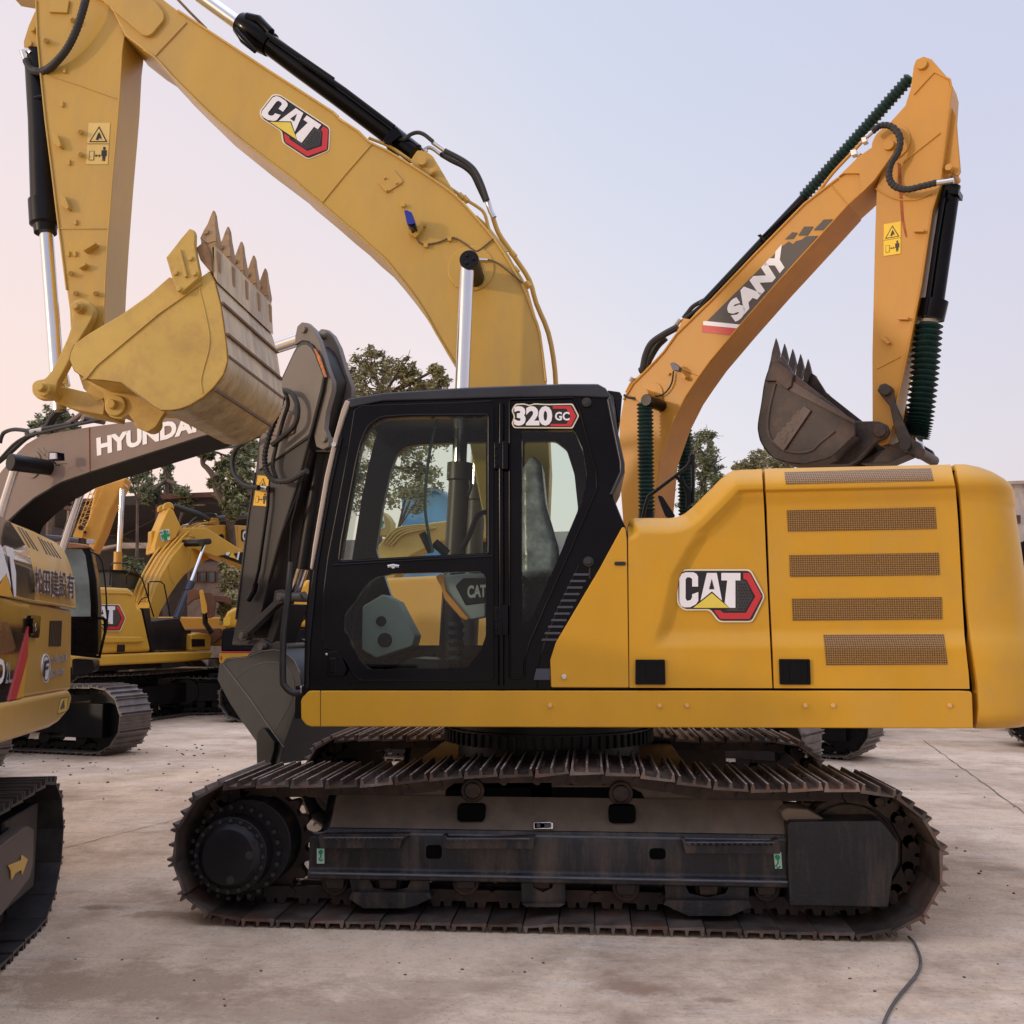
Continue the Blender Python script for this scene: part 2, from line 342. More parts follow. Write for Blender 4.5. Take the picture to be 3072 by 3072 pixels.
def decal(fr,parent,w,T,hexes=True,name='logo',label=None):
    """the hexagon logo; T maps drawing coordinates to photo pixels"""
    m=MB(fr)
    def D(pts,ww,mi,rnd=0):
        if isinstance(pts,str): pts=[tuple(float(v) for v in a.split(',')) for a in pts.split()]
        P=rc(pts,rnd) if rnd else pts
        m.prism([(lambda q:(q.x,q.z))(fr.p(*T(*p),ww)) for p in P],ww,ww+.0025,mi)
    D("378,771 686,771 752,895 694,1013 540,1013 500,959 380,959 351,930 351,795",w,0,18)
    D("384,778 681,778 745,895 690,1006 545,1006 504,952 384,952 358,925 358,800",w-.003,1,16)
    D("652,788 682,788 738,895 682,998 548,998 518,958 548,958 562,970 665,970 708,895 668,820 654,815",w-.006,2)
    D("645,818 664,826 698,895 660,962 566,962 590,950 622,950 622,826",w-.006,3)
    if hexes:
        for r in range(9):
            for c in range(6):
                x=632+c*13+(r%2)*6.5;y=840+r*14
                if x<692-abs(y-895)*.5+6 and (x>628): D([(x+4.6*cs(k*math.pi/3),y+4.6*sn(k*math.pi/3)) for k in range(6)],w-.008,1)
    D("362,812 372,792 390,785 425,785 440,792 447,805 447,850 420,850 420,815 410,808 397,808 390,818 390,905 397,915 412,912 420,900 420,885 448,875 448,915 438,930 412,944 385,945 370,938 362,920",w-.009,4)
    D("487,788 532,788 556,914 510,872 458,914",w-.009,4); D("509,815 521,862 497,862",w-.011,1)
    D("553,788 640,788 640,822 617,822 617,947 590,947 568,925 580,822 553,822",w-.009,4)
    D("510,880 588,947 425,947",w-.009,5)
    return m.build(name,[CRM,BKD,RED,GRD,WHT,YGD],parent,label=label)
def aff(key,o,xe,ye,ox=358,oy=778,ux=745,uy=1006):
    """drawing -> pixel from three picked corners: (ox,oy)->o,(ux,oy)->xe,(ox,uy)->ye"""
    o,xe,ye=[Vector(v) for v in px(key,[o,xe,ye])]
    def T(x,y):
        q=o+(xe-o)*((x-ox)/(ux-ox))+(ye-o)*((y-oy)/(uy-oy)); return q.x,q.y
    return T
# ---------------------------------------------------------------- tracks
def resample(P,n):
    P=[Vector((a,0,b)) for a,b in P]; L=[0]
    for i in range(len(P)): L.append(L[-1]+(P[(i+1)%len(P)]-P[i]).length)
    tot=L[-1]; o=[]
    for k in range(n):
        s=tot*k/n; i=max(j for j in range(len(P)) if L[j]<=s); t=(s-L[i])/max(1e-9,L[i+1]-L[i]); o.append(P[i].lerp(P[(i+1)%len(P)],t))
    return o,tot
def shoe_geo(pitch,wid,h=.028):
    t=pitch/2-.004; g=[-t*.86,0,t*.86]; b=.007
    pr=[(-t,-.012),(t,-.004),(t,.006)]
    for c in (g[2],g[1],g[0]): pr+=[(c+b+.004,.006),(c+b*.6,.006+h),(c-b*.6,.006+h),(c-b-.004,.006)]
    pr+=[(-t,-.002)]
    return pr
def track(fr,path,w0,wid,parent,n=47,detail=True,mats=(SHOE,CHN),h=.028):
    fine,_=resample(path,n*6); pts=[fine[i*6] for i in range(n)]; tot=sum((fine[(i+1)%len(fine)]-fine[i]).length for i in range(len(fine)))
    pitch=tot/n; A=sum(fine[i].x*fine[(i+1)%len(fine)].z-fine[(i+1)%len(fine)].x*fine[i].z for i in range(len(fine))); sg=1 if A>0 else -1
    pr=shoe_geo(pitch,wid,h); ch=MB(fr); cm=w0+wid/2
    link_out=[(-.5,-.095),(-.40,-.105),(.40,-.105),(.5,-.095),(.56,-.07),(.5,-.045),(.30,-.045),(.26,-.012),(.06,-.012),(.03,-.04),(-.05,-.04),(-.08,-.012),(-.28,-.012),(-.32,-.045),(-.5,-.045),(-.56,-.07)]
    sm=None; objs=[]
    for i in range(n):
        c=pts[i]; a=fine[(i*6-2)%len(fine)]; b=fine[(i*6+2)%len(fine)]; T=(b-a).normalized(); Nn=Vector((T.z,0,-T.x))*sg
        base=c-Nn*(h+.006)
        M=Matrix(((T.x,0,Nn.x,base.x),(0,1,0,0),(T.z,0,Nn.z,base.z),(0,0,0,1)))
        if detail:
            if sm is None:
                q=MB(fr); q.prism(pr,w0,w0+wid)
                tt=pitch/2-.004
                for cc_ in (-tt*.86,0,tt*.86): q.prism([(cc_-.0055,.006+h+.0005),(cc_+.0055,.006+h+.0005),(cc_+.004,.006+h+.003),(cc_-.004,.006+h+.003)],w0+.004,w0+wid-.004,1)
                for bw in (-.07,.07):
                    for bt in (-.35,.35): q.tube([(bt*pitch,cm+bw,.004),(bt*pitch,cm+bw,.018)],.014,6)
                sm=q
            q=MB(fr); q.add([M@Vector(v) for v in sm.v],sm.f); q.m=list(sm.m); objs.append(q)
        else:
            ch.add([M@Vector((t,w,nn)) for w in (w0,w0+wid) for t,nn in pr],[tuple(range(len(pr))),tuple(range(2*len(pr)-1,len(pr)-1,-1))]+[(k,k+len(pr),(k+1)%len(pr)+len(pr),(k+1)%len(pr)) for k in range(len(pr))],0)
        for wc in (-.095,.055):
            k=len(link_out); W0=cm+wc;W1=W0+.04
            ch.add([M@Vector((t*pitch,w,nn)) for w in (W0,W1) for t,nn in link_out],[tuple(range(k)),tuple(range(2*k-1,k-1,-1))]+[(j,j+k,(j+1)%k+k,(j+1)%k) for j in range(k)],1)
        ch.tube([M@Vector((pitch*.5,cm-.105,-.07)),M@Vector((pitch*.5,cm+.105,-.07))],.024,10,1)
    o=ch.build('track',list(mats),parent,ang=30)
    for q in objs: q.build('track_shoe',[mats[0],TIPM],o,ang=30)
    return o
def stadium(u0,u1,z0,z1,n=10,sag=.03):
    r=(z1-z0)/2; o=[]
    for k in range(n+1):
        a=-math.pi/2+math.pi*k/n; o.append((u1-r+r*cs(a),z0+r+r*sn(a)))
    for k in range(1,6): t=k/6; o.append((u1-r+(u0+r-u1+r)*t,z1-sag*sn(math.pi*t)))
    for k in range(n+1):
        a=math.pi/2+math.pi*k/n; o.append((u0+r+r*cs(a),z0+r+r*sn(a)))
    return o
def gear(m,u,z,w0,w1,r,teeth,mi=0,amp=.05):
    P=[]
    for k in range(teeth*4):
        a=2*math.pi*k/(teeth*4); rr=r+(amp if k%4 in(1,2) else 0); P.append((u+rr*cs(a),z+rr*sn(a)))
    m.prism(P,w0,w1,mi)
def undercarriage(fr,u0,u1,w0,gauge,wid,root,n=40,zt=.9,mats=(FARSHOE,DARK)):
    """simple but complete crawler base for the machines standing further off"""
    for k in (0,1):
        ww=w0+k*gauge; track(fr,stadium(u0,u1,0,zt),ww,wid,root,n,False,mats,h=.03); m=MB(fr)
        m.prism([(u0+.55,.62),(u1-.75,.62),(u1-.6,.5),(u1-.6,.26),(u0+.6,.26)],ww+wid*.18,ww+wid*.82); m.box((u1-.95,ww+wid*.1,.22),(u1-.35,ww+wid*.9,.66))
        for j in range(6):
            u=u0+.75+j*(u1-u0-1.5)/5; m.tube([(u,ww+wid*.25,.2),(u,ww+wid*.75,.2)],.09,14)
        m.tube([(u1-.45,ww+wid*.35,.45),(u1-.45,ww+wid*.65,.45)],.33,24); gear(m,u0+.45,.45,ww+wid*.42,ww+wid*.58,.30,19); m.tube([(u0+.45,ww+wid*.05,.45),(u0+.45,ww+wid*.6,.45)],.25,20)
        m.build('track_frame',DARK,root,bev=.012)
    m=MB(fr); uc=(u0+u1)/2; m.box((uc-.6,w0+wid*.5,.4),(uc+.6,w0+gauge+wid*.5,.78)); m.tube([(uc,w0+(gauge+wid)/2,.78),(uc,w0+(gauge+wid)/2,1.06)],.62,36); m.build('car_body',DARK,root,bev=.02)
def bellows(m,key,a,b,w,rp,n,mi=0,amp=.28):
    (ax,ay),(bx,by)=px(key,[a,b]); A=m.fr.p(ax,ay,w); B=m.fr.p(bx,by,w if len(b)<3 else b[2]); r=rp*m.fr.dep(ax,ay,w)/FL; P=[];R=[]
    for i in range(n*2+1):
        t=i/(n*2); P.append(A.lerp(B,t)); R.append(r*(1 if i%2 else 1-amp))
    m.tube(P,R,16,mi)
#@@SETTING
# ---------------------------------------------------------------- ground
def ground_mat():
    m=bpy.data.materials.new('yard_concrete'); m.use_nodes=True; t=m.node_tree; b=t.nodes['Principled BSDF']; b.inputs['Roughness'].default_value=.82; b.inputs['Specular IOR Level'].default_value=.25
    tc=t.nodes.new('ShaderNodeTexCoord')
    def noise(sc,det=8,ro=.6,stretch=None,rot=0):
        mp=t.nodes.new('ShaderNodeMapping'); t.links.new(tc.outputs['Object'],mp.inputs[0]); mp.inputs['Rotation'].default_value=(0,0,rot)
        if stretch: mp.inputs['Scale'].default_value=stretch
        n=t.nodes.new('ShaderNodeTexNoise'); n.inputs['Scale'].default_value=sc; n.inputs['Detail'].default_value=det; n.inputs['Roughness'].default_value=ro; t.links.new(mp.outputs[0],n.inputs[0]); return n.outputs[0]
    def rmp(f,*st):
        r=t.nodes.new('ShaderNodeValToRGB'); t.links.new(f,r.inputs[0]); e=r.color_ramp.elements
        while len(e)<len(st): e.new(.5)
        for i,(p,c) in enumerate(st): e[i].position=p; e[i].color=(*c,1) if isinstance(c,tuple) else (c,c,c,1)
        return r.outputs[0]
    def mix(f,a,c,bt='MIX'):
        x=t.nodes.new('ShaderNodeMixRGB'); x.blend_type=bt
        if isinstance(f,float): x.inputs[0].default_value=f
        else: t.links.new(f,x.inputs[0])
        t.links.new(a,x.inputs[1])
        if isinstance(c,tuple): x.inputs[2].default_value=(*c,1)
        else: t.links.new(c,x.inputs[2])
        return x.outputs[0]
    base=rmp(noise(.6,10,.65),(.3,(.64,.475,.33)),(.52,(.78,.61,.445)),(.7,(.87,.715,.55)))
    base=mix(rmp(noise(1.3,8,.75),(.45,0.),(.66,.7)),base,(.40,.27,.18))          # brown dust
    base=mix(rmp(noise(.42,7,.7),(.53,0.),(.66,.75)),base,(.27,.18,.12))            # dark oily patches
    base=mix(rmp(noise(1.6,10,.8,(.35,1.6,1),.15),(.53,0.),(.62,.5)),base,(.74,.65,.58)) # pale scraped streaks
    base=mix(rmp(noise(2.2,12,.85,(.25,2.5,1),-.1),(.54,0.),(.66,.65)),base,(.28,.20,.15)) # drag marks
    base=mix(rmp(noise(5.5,10,.85),(.57,0.),(.68,.6)),base,(.30,.215,.16))
    base=mix(rmp(noise(38,5,.8),(.55,0.),(.68,.7)),base,(.24,.165,.115))
    base=mix(rmp(noise(14,8,.85),(.56,0.),(.66,.5)),base,(.30,.21,.15))             # crumbs
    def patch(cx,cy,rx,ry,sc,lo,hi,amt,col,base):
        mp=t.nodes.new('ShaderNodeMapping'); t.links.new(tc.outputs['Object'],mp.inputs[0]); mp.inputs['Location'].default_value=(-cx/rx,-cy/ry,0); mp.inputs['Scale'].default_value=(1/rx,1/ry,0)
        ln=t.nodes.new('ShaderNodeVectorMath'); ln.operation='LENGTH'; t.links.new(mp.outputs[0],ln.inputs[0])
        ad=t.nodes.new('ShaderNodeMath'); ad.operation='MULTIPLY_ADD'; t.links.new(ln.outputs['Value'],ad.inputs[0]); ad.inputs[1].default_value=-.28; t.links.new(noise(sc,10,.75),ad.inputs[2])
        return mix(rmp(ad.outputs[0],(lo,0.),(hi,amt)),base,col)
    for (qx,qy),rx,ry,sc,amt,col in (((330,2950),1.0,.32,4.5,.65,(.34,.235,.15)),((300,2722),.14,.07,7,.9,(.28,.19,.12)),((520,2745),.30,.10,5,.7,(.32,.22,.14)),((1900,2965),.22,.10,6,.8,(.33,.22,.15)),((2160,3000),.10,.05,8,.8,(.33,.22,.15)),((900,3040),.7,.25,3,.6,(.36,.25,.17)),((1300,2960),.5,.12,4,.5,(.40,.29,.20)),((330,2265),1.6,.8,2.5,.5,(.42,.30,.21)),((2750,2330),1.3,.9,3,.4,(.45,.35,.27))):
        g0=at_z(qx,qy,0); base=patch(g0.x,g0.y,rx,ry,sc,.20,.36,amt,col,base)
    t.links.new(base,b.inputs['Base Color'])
    mp=t.nodes.new('ShaderNodeMath'); mp.operation='ADD'; t.links.new(noise(60,6,.7),mp.inputs[0]); t.links.new(noise(6,8,.7),mp.inputs[1])
    bp=t.nodes.new('ShaderNodeBump'); bp.inputs['Strength'].default_value=.8; bp.inputs['Distance'].default_value=.014; t.links.new(mp.outputs[0],bp.inputs['Height']); t.links.new(bp.outputs[0],b.inputs['Normal'])
    return m
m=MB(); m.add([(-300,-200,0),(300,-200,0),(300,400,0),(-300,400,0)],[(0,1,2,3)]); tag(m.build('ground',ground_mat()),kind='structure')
JM=mat('joint_dark',(.13,.10,.085),.9,var=.3)
m=MB()
def gpt(x,y): return at_z(x,y,0)
def strip(P,w):
    P=[Vector((p[0],p[1],0)) for p in P]; rows=[]
    for i,p in enumerate(P):
        t=(P[min(i+1,len(P)-1)]-P[max(i-1,0)]).normalized(); n=Vector((-t.y,t.x,0)); k=w*(.6+.8*random.random()); rows.append([(p+n*k)+Vector((0,0,.004)),(p-n*k)+Vector((0,0,.004))])
    m.grid(rows,flip=False)
for a,b,w in (((60,2580),(640,2430),.004),((2815,2253),(3060,2430),.006)):
    A=gpt(*a);B=gpt(*b);A2=A+(A-B)*.3; B2=B+(B-A)*.3
    strip([A2.lerp(B2,i/40)+Vector((random.uniform(-.012,.012),random.uniform(-.012,.012),0)) for i in range(41)],w)
tag(m.build('paving_joint',JM),kind='structure')
# small stones and crumbs
stp=[(310,2398),(470,2372),(205,2815),(188,2283),(12,2300),(70,2292),(285,2297),(330,2255),(350,2252),(440,2258),(485,2372),(478,2364),(530,2252),(465,2292),(500,2240),(270,2290),(2240,2705),(1162,2888),(2547,2905),(2550,2937),(2480,2945),(2625,2975),(1198,2890),(2870,2545),(560,2252),(590,2245),(545,2262),(585,2235),(610,2262),(2870,2330),(130,2285),(410,2440),(600,2420),(1630,2890),(1950,2920)]
rs=random.Random(4)
stp+=[(rs.uniform(60,700),rs.gauss(2290,45)) for _ in range(45)]+[(rs.uniform(200,3000),rs.uniform(2870,3060)) for _ in range(22)]+[(rs.uniform(2700,3070),rs.uniform(2280,2700)) for _ in range(14)]
stp=[q for q in stp if q[1]>2225]
for i,(x,y) in enumerate(stp):
    c=gpt(x,y); dd=(c-CAM).length; r=random.uniform(1.5,4.5)*dd/FL; bm=bmesh.new(); bmesh.ops.create_icosphere(bm,subdivisions=1,radius=r)
    for v in bm.verts: v.co=Vector((v.co.x*random.uniform(.8,1.5),v.co.y*random.uniform(.7,1.2),v.co.z*random.uniform(.5,.8)))
    me=bpy.data.meshes.new('small_stone'); bm.to_mesh(me); bm.free(); me.materials.append(STONE); o=link(bpy.data.objects.new('small_stone',me)); o.location=(c.x,c.y,r*.35)
    tag(o,'small brown stone lying loose on the concrete yard','stone','loose stones on the yard')
# cable on the ground
m=MB(); P=[gpt(*px('BB',[q])[0]) for q in ((1478,942),(1500,965),(1520,1010),(1525,1050),(1510,1090),(1470,1140),(1430,1190),(1400,1240),(1380,1290),(1360,1380),(1330,1480))]
P=[(p.x,p.y,.012) for p in P]; m.tube(cr(P,6),.007,8); tag(m.build('cable',mat('grey_cable',(.085,.08,.078),.7,var=.3,scale=30)),'thin grey cable snaking over the concrete beside the right end of the crawler track','cable')
# ---------------------------------------------------------------- far structures
SH=Fr(at_depth(400,1900,30),math.radians(6)); SH.thing('shed','long dark open shed with rusty roof edge behind the parked excavators on the left','shed')
m=MB(SH); m.ex('L2','-1500,640 100,535 900,500 1560,470 2300,440 2300,2760 -1500,2760',6,6.2); m.build('back_wall',SHD,SH.root)
m=MB(SH); m.ex('L2','-1500,640 100,535 900,498 1560,465 2300,440 2300,640 1560,640 900,620 100,640 -1500,700',-.3,6); m.build('roof',SHD,SH.root)
m=MB(SH)
m.ex('L2','500,515 900,495 1560,468 1560,520 900,550 520,570',-.5,-.3); m.ex('L1','780,580 1000,560 1000,600 730,625',-.5,-.3); m.ex('L1','740,650 1400,640 1400,660 740,690',-.5,-.3); m.build('roof_edge',RUST,SH.root,split=True)
m=MB(SH)
for q in ('-1300','-500','450','1290'):
    x=float(q); m.ex('L2',[(x,520),(x+34,520),(x+34,2790),(x,2790)],-.3,0)
m.build('post',RUST,SH.root,split=True)
m=MB(SH); m.ex('L2','60,1075 480,1075 480,1130 60,1138',-.2,.1); m.ex('L2','760,622 1560,585 1560,600 760,640',-.2,.1); m.ex('L2','-520,1180 60,1080 60,1100 -520,1230',-.2,.1); m.ex('L1','780,650 800,650 790,1000 765,1000',-.3,-.1); m.build('pale_beam',PALE,SH.root,split=True)
m=MB(SH)
for a,b in (((60,1000),(480,780)),((60,1010),(480,1180)),((-300,980),(60,1000))): m.tp('L2',[a,b],-.35,2.2,6)
m.build('brace',RUST,SH.root,split=True)
m=MB(SH)
m.ex('L2','820,1300 1260,1290 1260,2760 820,2760',1,1.2); m.build('lower_wall',mat('brown_plaster',(.17,.13,.11),.85,var=.3),SH.root)
for k in range(4):
    x=845+k*102; m=MB(SH); m.ex('L2',[(x,1410),(x+88,1405),(x+88,1530),(x,1535)],.93,1.0,0,0,[px('L2',[(x+8,1418),(x+80,1413),(x+80,1522),(x+8,1527)])]); f=m.build('window',RUST,SH.root); m=MB(SH); m.ex('L2',[(x+8,1418),(x+80,1413),(x+80,1522),(x+8,1527)],.96,.98); m.build('pane',SKYW,f)
BH=Fr(at_depth(1270,1900,34),math.radians(-8)); BH.thing('warehouse','blue sheet metal warehouse seen through the open cab windows','warehouse')
m=MB(BH); m.ex('CB','590,715 790,712 862,762 862,1790 590,1790',0,14); m.ex('CB','862,770 1300,900 1300,1790 862,1790',.1,14)
m.build('wall',BLUW,BH.root); m=MB(BH); m.ex('CB','580,700 795,700 870,758 866,772 788,718 580,722',-.4,14); m.build('roof',mat('blue_grey_roof',(.12,.2,.30),.5),BH.root)
WH=Fr(at_depth(3050,1900,24),math.radians(12)); WH.thing('stained_building','pale stained concrete building at the right edge behind the counterweight','building')
m=MB(WH); m.ex('S','2960,1452 3500,1430 3500,1725 2960,1722',0,8); m.build('wall',CONC,WH.root)
m=MB(WH); m.ex('S','2955,1446 3510,1424 3510,1434 2955,1455',-.15,8.1); m.build('parapet',PALE,WH.root)
m=MB(WH); m.ex('S','2960,1720 3500,1722 3500,2120 2960,2120',1,8); m.build('ground_floor',SHD,WH.root)
m=MB(WH); m.ex('S','3025,1628 3500,1632 3500,1644 3025,1642',-.3,-.02); m.ex('S','3055,1545 3062,1545 3062,1570 3055,1570',-.12,-.02); m.build('ledge',RUST,WH.root,split=True)
# low far wall seen under the engine housing and behind the rear window
LW=Fr(at_depth(1750,1900,36),math.radians(0)); LW.thing('boundary_wall','low grey boundary wall along the far side of the yard','wall')
m=MB(LW); m.ex('S','600,1640 1500,1600 2500,1570 3200,1560 3200,2032 600,2032',0,.4); m.build('wall_panel',CONC,LW.root)
# ---------------------------------------------------------------- trees
def tree(label,depth,trunk,clumps,seed,leaf=LEAF,lw=.10,dens=1.0,trad=.16,cat='tree',name='broadleaf_tree',group=None):
    rnd=random.Random(seed); b=at_depth(trunk[0][0],1900,depth); fr=Fr(b,YAW); root=fr.thing(name,label,cat,group)
    m=MB(fr); T=[fr.p(x,y,0) for x,y in trunk]; T=[Vector((T[0].x,0,0))]+T; L=len(T); m.tube(cr(T,4),[trad*(1-.6*i/((L-1)*4)) for i in range((L-1)*4+1)],8)
    cl=[]
    for x,y,r in clumps:
        w=rnd.uniform(-1.2,1.2); c=fr.p(x,y,w); R=r*fr.dep(x,y,w)/FL; cl.append((c,R)); 
        a=min(T,key=lambda q:(q-c).length+max(0,q.z-c.z)*2); mid=a.lerp(c,.5)+Vector((rnd.uniform(-.2,.2),0,rnd.uniform(0,.3)))*R; m.tube(cr([a,mid,c],4),[trad*.4*(1-i/10) for i in range(9)],6)
        for _ in range(5):
            e=c+Vector((rnd.gauss(0,.6),rnd.gauss(0,.6),rnd.gauss(.1,.6)))*R; m.tube([mid,c.lerp(e,.4)+Vector((0,0,.1))*R,e],[trad*.13,trad*.08,trad*.03],4)
    m.build('trunk',TRK,root)
    vs=[];fs=[]
    for c,R in cl:
        nb=int(27*dens*max(.7,min(3,R/.5))); subs=[]
        for _ in range(nb):
            v=Vector((rnd.gauss(0,1),rnd.gauss(0,1),rnd.gauss(0,1))).normalized()*R*(rnd.random()**.5)*1.2; v.z*=.85; subs.append(c+v)
        for sc in subs:
            sr=R*rnd.uniform(.10,.26)+.05
            for _ in range(int(rnd.uniform(26,52))):
                p=sc+Vector((rnd.gauss(0,.55),rnd.gauss(0,.55),rnd.gauss(0,.42)))*sr; s=lw*.62*rnd.uniform(.6,1.25)
                a=Vector((rnd.gauss(0,1),rnd.gauss(0,1),rnd.gauss(0,.6))).normalized(); q=a.cross(Vector((rnd.gauss(0,1),rnd.gauss(0,1),rnd.gauss(0,1)))).normalized()
                k=len(vs); vs+=[p-a*s,p+q*s*.42,p+a*s,p-q*s*.42]; fs.append((k,k+1,k+2,k+3))
    m=MB(fr); m.add(vs,fs); o=m.build('crown',leaf,root); return root
tree('tall leafy tree standing behind the cab roof and seen through the cab glass',24,[(1130,1700),(1140,1400),(1150,1200)],[(1110,1090,52),(1060,1140,60),(1160,1120,50),(1120,1180,75),(1050,1200,60),(1215,1110,38),(1250,1150,48),(1310,1110,18),(1325,1150,28),(1290,1180,40),(1180,1250,80),(1080,1300,90),(1220,1330,85),(1150,1430,95),(1270,1420,60),(1310,1300,40),(1060,1450,80),(1240,1480,60)],3,LEAF2,dens=.85)
tree('dark rounded tree rising behind the curved foot of the orange boom',30,[(2105,1800),(2110,1500),(2115,1380)],[(2085,1340,36),(2125,1310,28),(2110,1370,42),(2140,1400,30),(2075,1410,38),(2110,1450,45),(2150,1440,18),(2085,1500,45),(2130,1520,40),(2060,1350,20)],5)
tree('small tree top showing just above the yellow engine hood under the dark bucket',36,[(2310,1800),(2310,1500)],[(2290,1365,30),(2270,1385,30),(2320,1378,32),(2350,1392,20),(2215,1402,14),(2240,1400,16),(2370,1398,16),(2300,1420,50)],6,LEAF2)
tree('tree crown behind the lifted grey brown boom at the left edge',26,[(150,1600),(160,1300)],[(165,1245,30),(130,1270,32),(195,1262,26),(110,1290,22),(170,1285,42),(215,1290,18)],8)
tree('thin dark conifer like tree above the rusty shed roof',30,[(497,1700),(500,1440)],[(500,1400,14),(500,1430,20),(502,1455,24),(498,1485,28),(460,1470,20),(440,1490,22),(545,1470,20),(560,1500,22),(520,1500,28),(480,1510,24)],9,lw=.09,cat='tree')
tree('sparse young tree between the crane boom and the thin dark tree',28,[(410,1700),(412,1500)],[(395,1440,16),(415,1430,14),(440,1420,18),(400,1470,12),(430,1465,14),(390,1420,10),(450,1440,16)],10,lw=.08,dens=.5,trad=.08)
tree('leafy tree with a bent bare trunk leaning over the shed roof',22,[(700,1750),(686,1530),(668,1505),(650,1470),(640,1430),(622,1405),(608,1390),(607,1355)],[(612,1358,10),(628,1368,8),(690,1380,34),(730,1360,40),(720,1410,42),(670,1400,20),(745,1430,45),(700,1450,38),(650,1450,20),(760,1340,30),(672,1480,22),(715,1490,30),(705,1535,24),(685,1505,16)],11,LEAF,dens=.8,trad=.11)
tree('light green shrub growing up in front of the shed windows',20,[(700,1950),(700,1800)],[(695,1720,22),(710,1750,26),(680,1760,18),(700,1790,28),(720,1820,24),(685,1830,20),(690,1860,20),(715,1870,24),(670,1700,8)],12,LEAF2,lw=.08,dens=.8,trad=.05,cat='shrub',name='shrub')
tree('dark bush inside the shed behind the crane cylinder',27,[(400,1900),(400,1750)],[(385,1690,22),(410,1700,24),(395,1730,28),(425,1740,22),(380,1760,22)],13,LEAF,dens=.8,trad=.06,cat='shrub',name='shrub')
tree('bare brown creeper covered post bush at the left end of the shed',27,[(225,1900),(225,1600)],[(232,1520,16),(225,1550,20),(240,1580,14)],14,mat('dry_leaf',(.16,.12,.075),.8,var=.4),lw=.07,dens=.5,trad=.06,cat='shrub',name='shrub')
#@@MAIN
# ---------------------------------------------------------------- the big yellow excavator in front
X=Fr((0,0,0),0); XR=X.thing('crawler_excavator','largest yellow excavator with black cab, side on in the foreground, 320 GC badge','excavator')
XR.location=(-.25,1.58,0)
_b0=MB.build
# parts of X are drawn in world metres: shift them under the empty
def xb(m,name,mats,parent=None,split=False,**k):
    if split:
        for q in m.comps(): xb(q,name,mats,parent,**k)
        return
    o=m.build(name,mats,parent,**k)
    if parent is XR: o.location=(.25,-1.58,0)
    return o
tips=rc(px('BL','290,402 480,386 630,385 780,386 940,386 1110,377 1270,362 1430,346 1600,337 1780,334 1930,331')+px('BB','80,263 240,263 390,270 530,291 670,314 820,330 960,332 1100,327 1260,331 1370,345 1430,360 1490,392 1570,475 1612,540 1630,600 1635,665 1630,720 1608,785 1580,830 1540,875 1490,910 1400,940 1310,955 1100,955 950,947 800,940 640,934 490,930 350,925 190,920 40,915')+px('BL','1900,1130 1560,1126 1390,1120 1030,1113 850,1110 680,1105 500,1100 400,1092 300,1070 240,1040 180,1000 140,945 112,880 92,810 86,740 95,670 112,600 150,535 190,480 240,432'),18)
path=X.uz('S',tips,0)
zmin=min(z for u,z in path); path=[(u,max(z-zmin*.5,.0) if z<.06 else z) for u,z in path]
t=track(X,path,.0,.79,XR,48); t.location=(.25,-1.58,0)
t=track(X,path,2.38,.79,XR,48); t.location=(.25,-1.58,0)
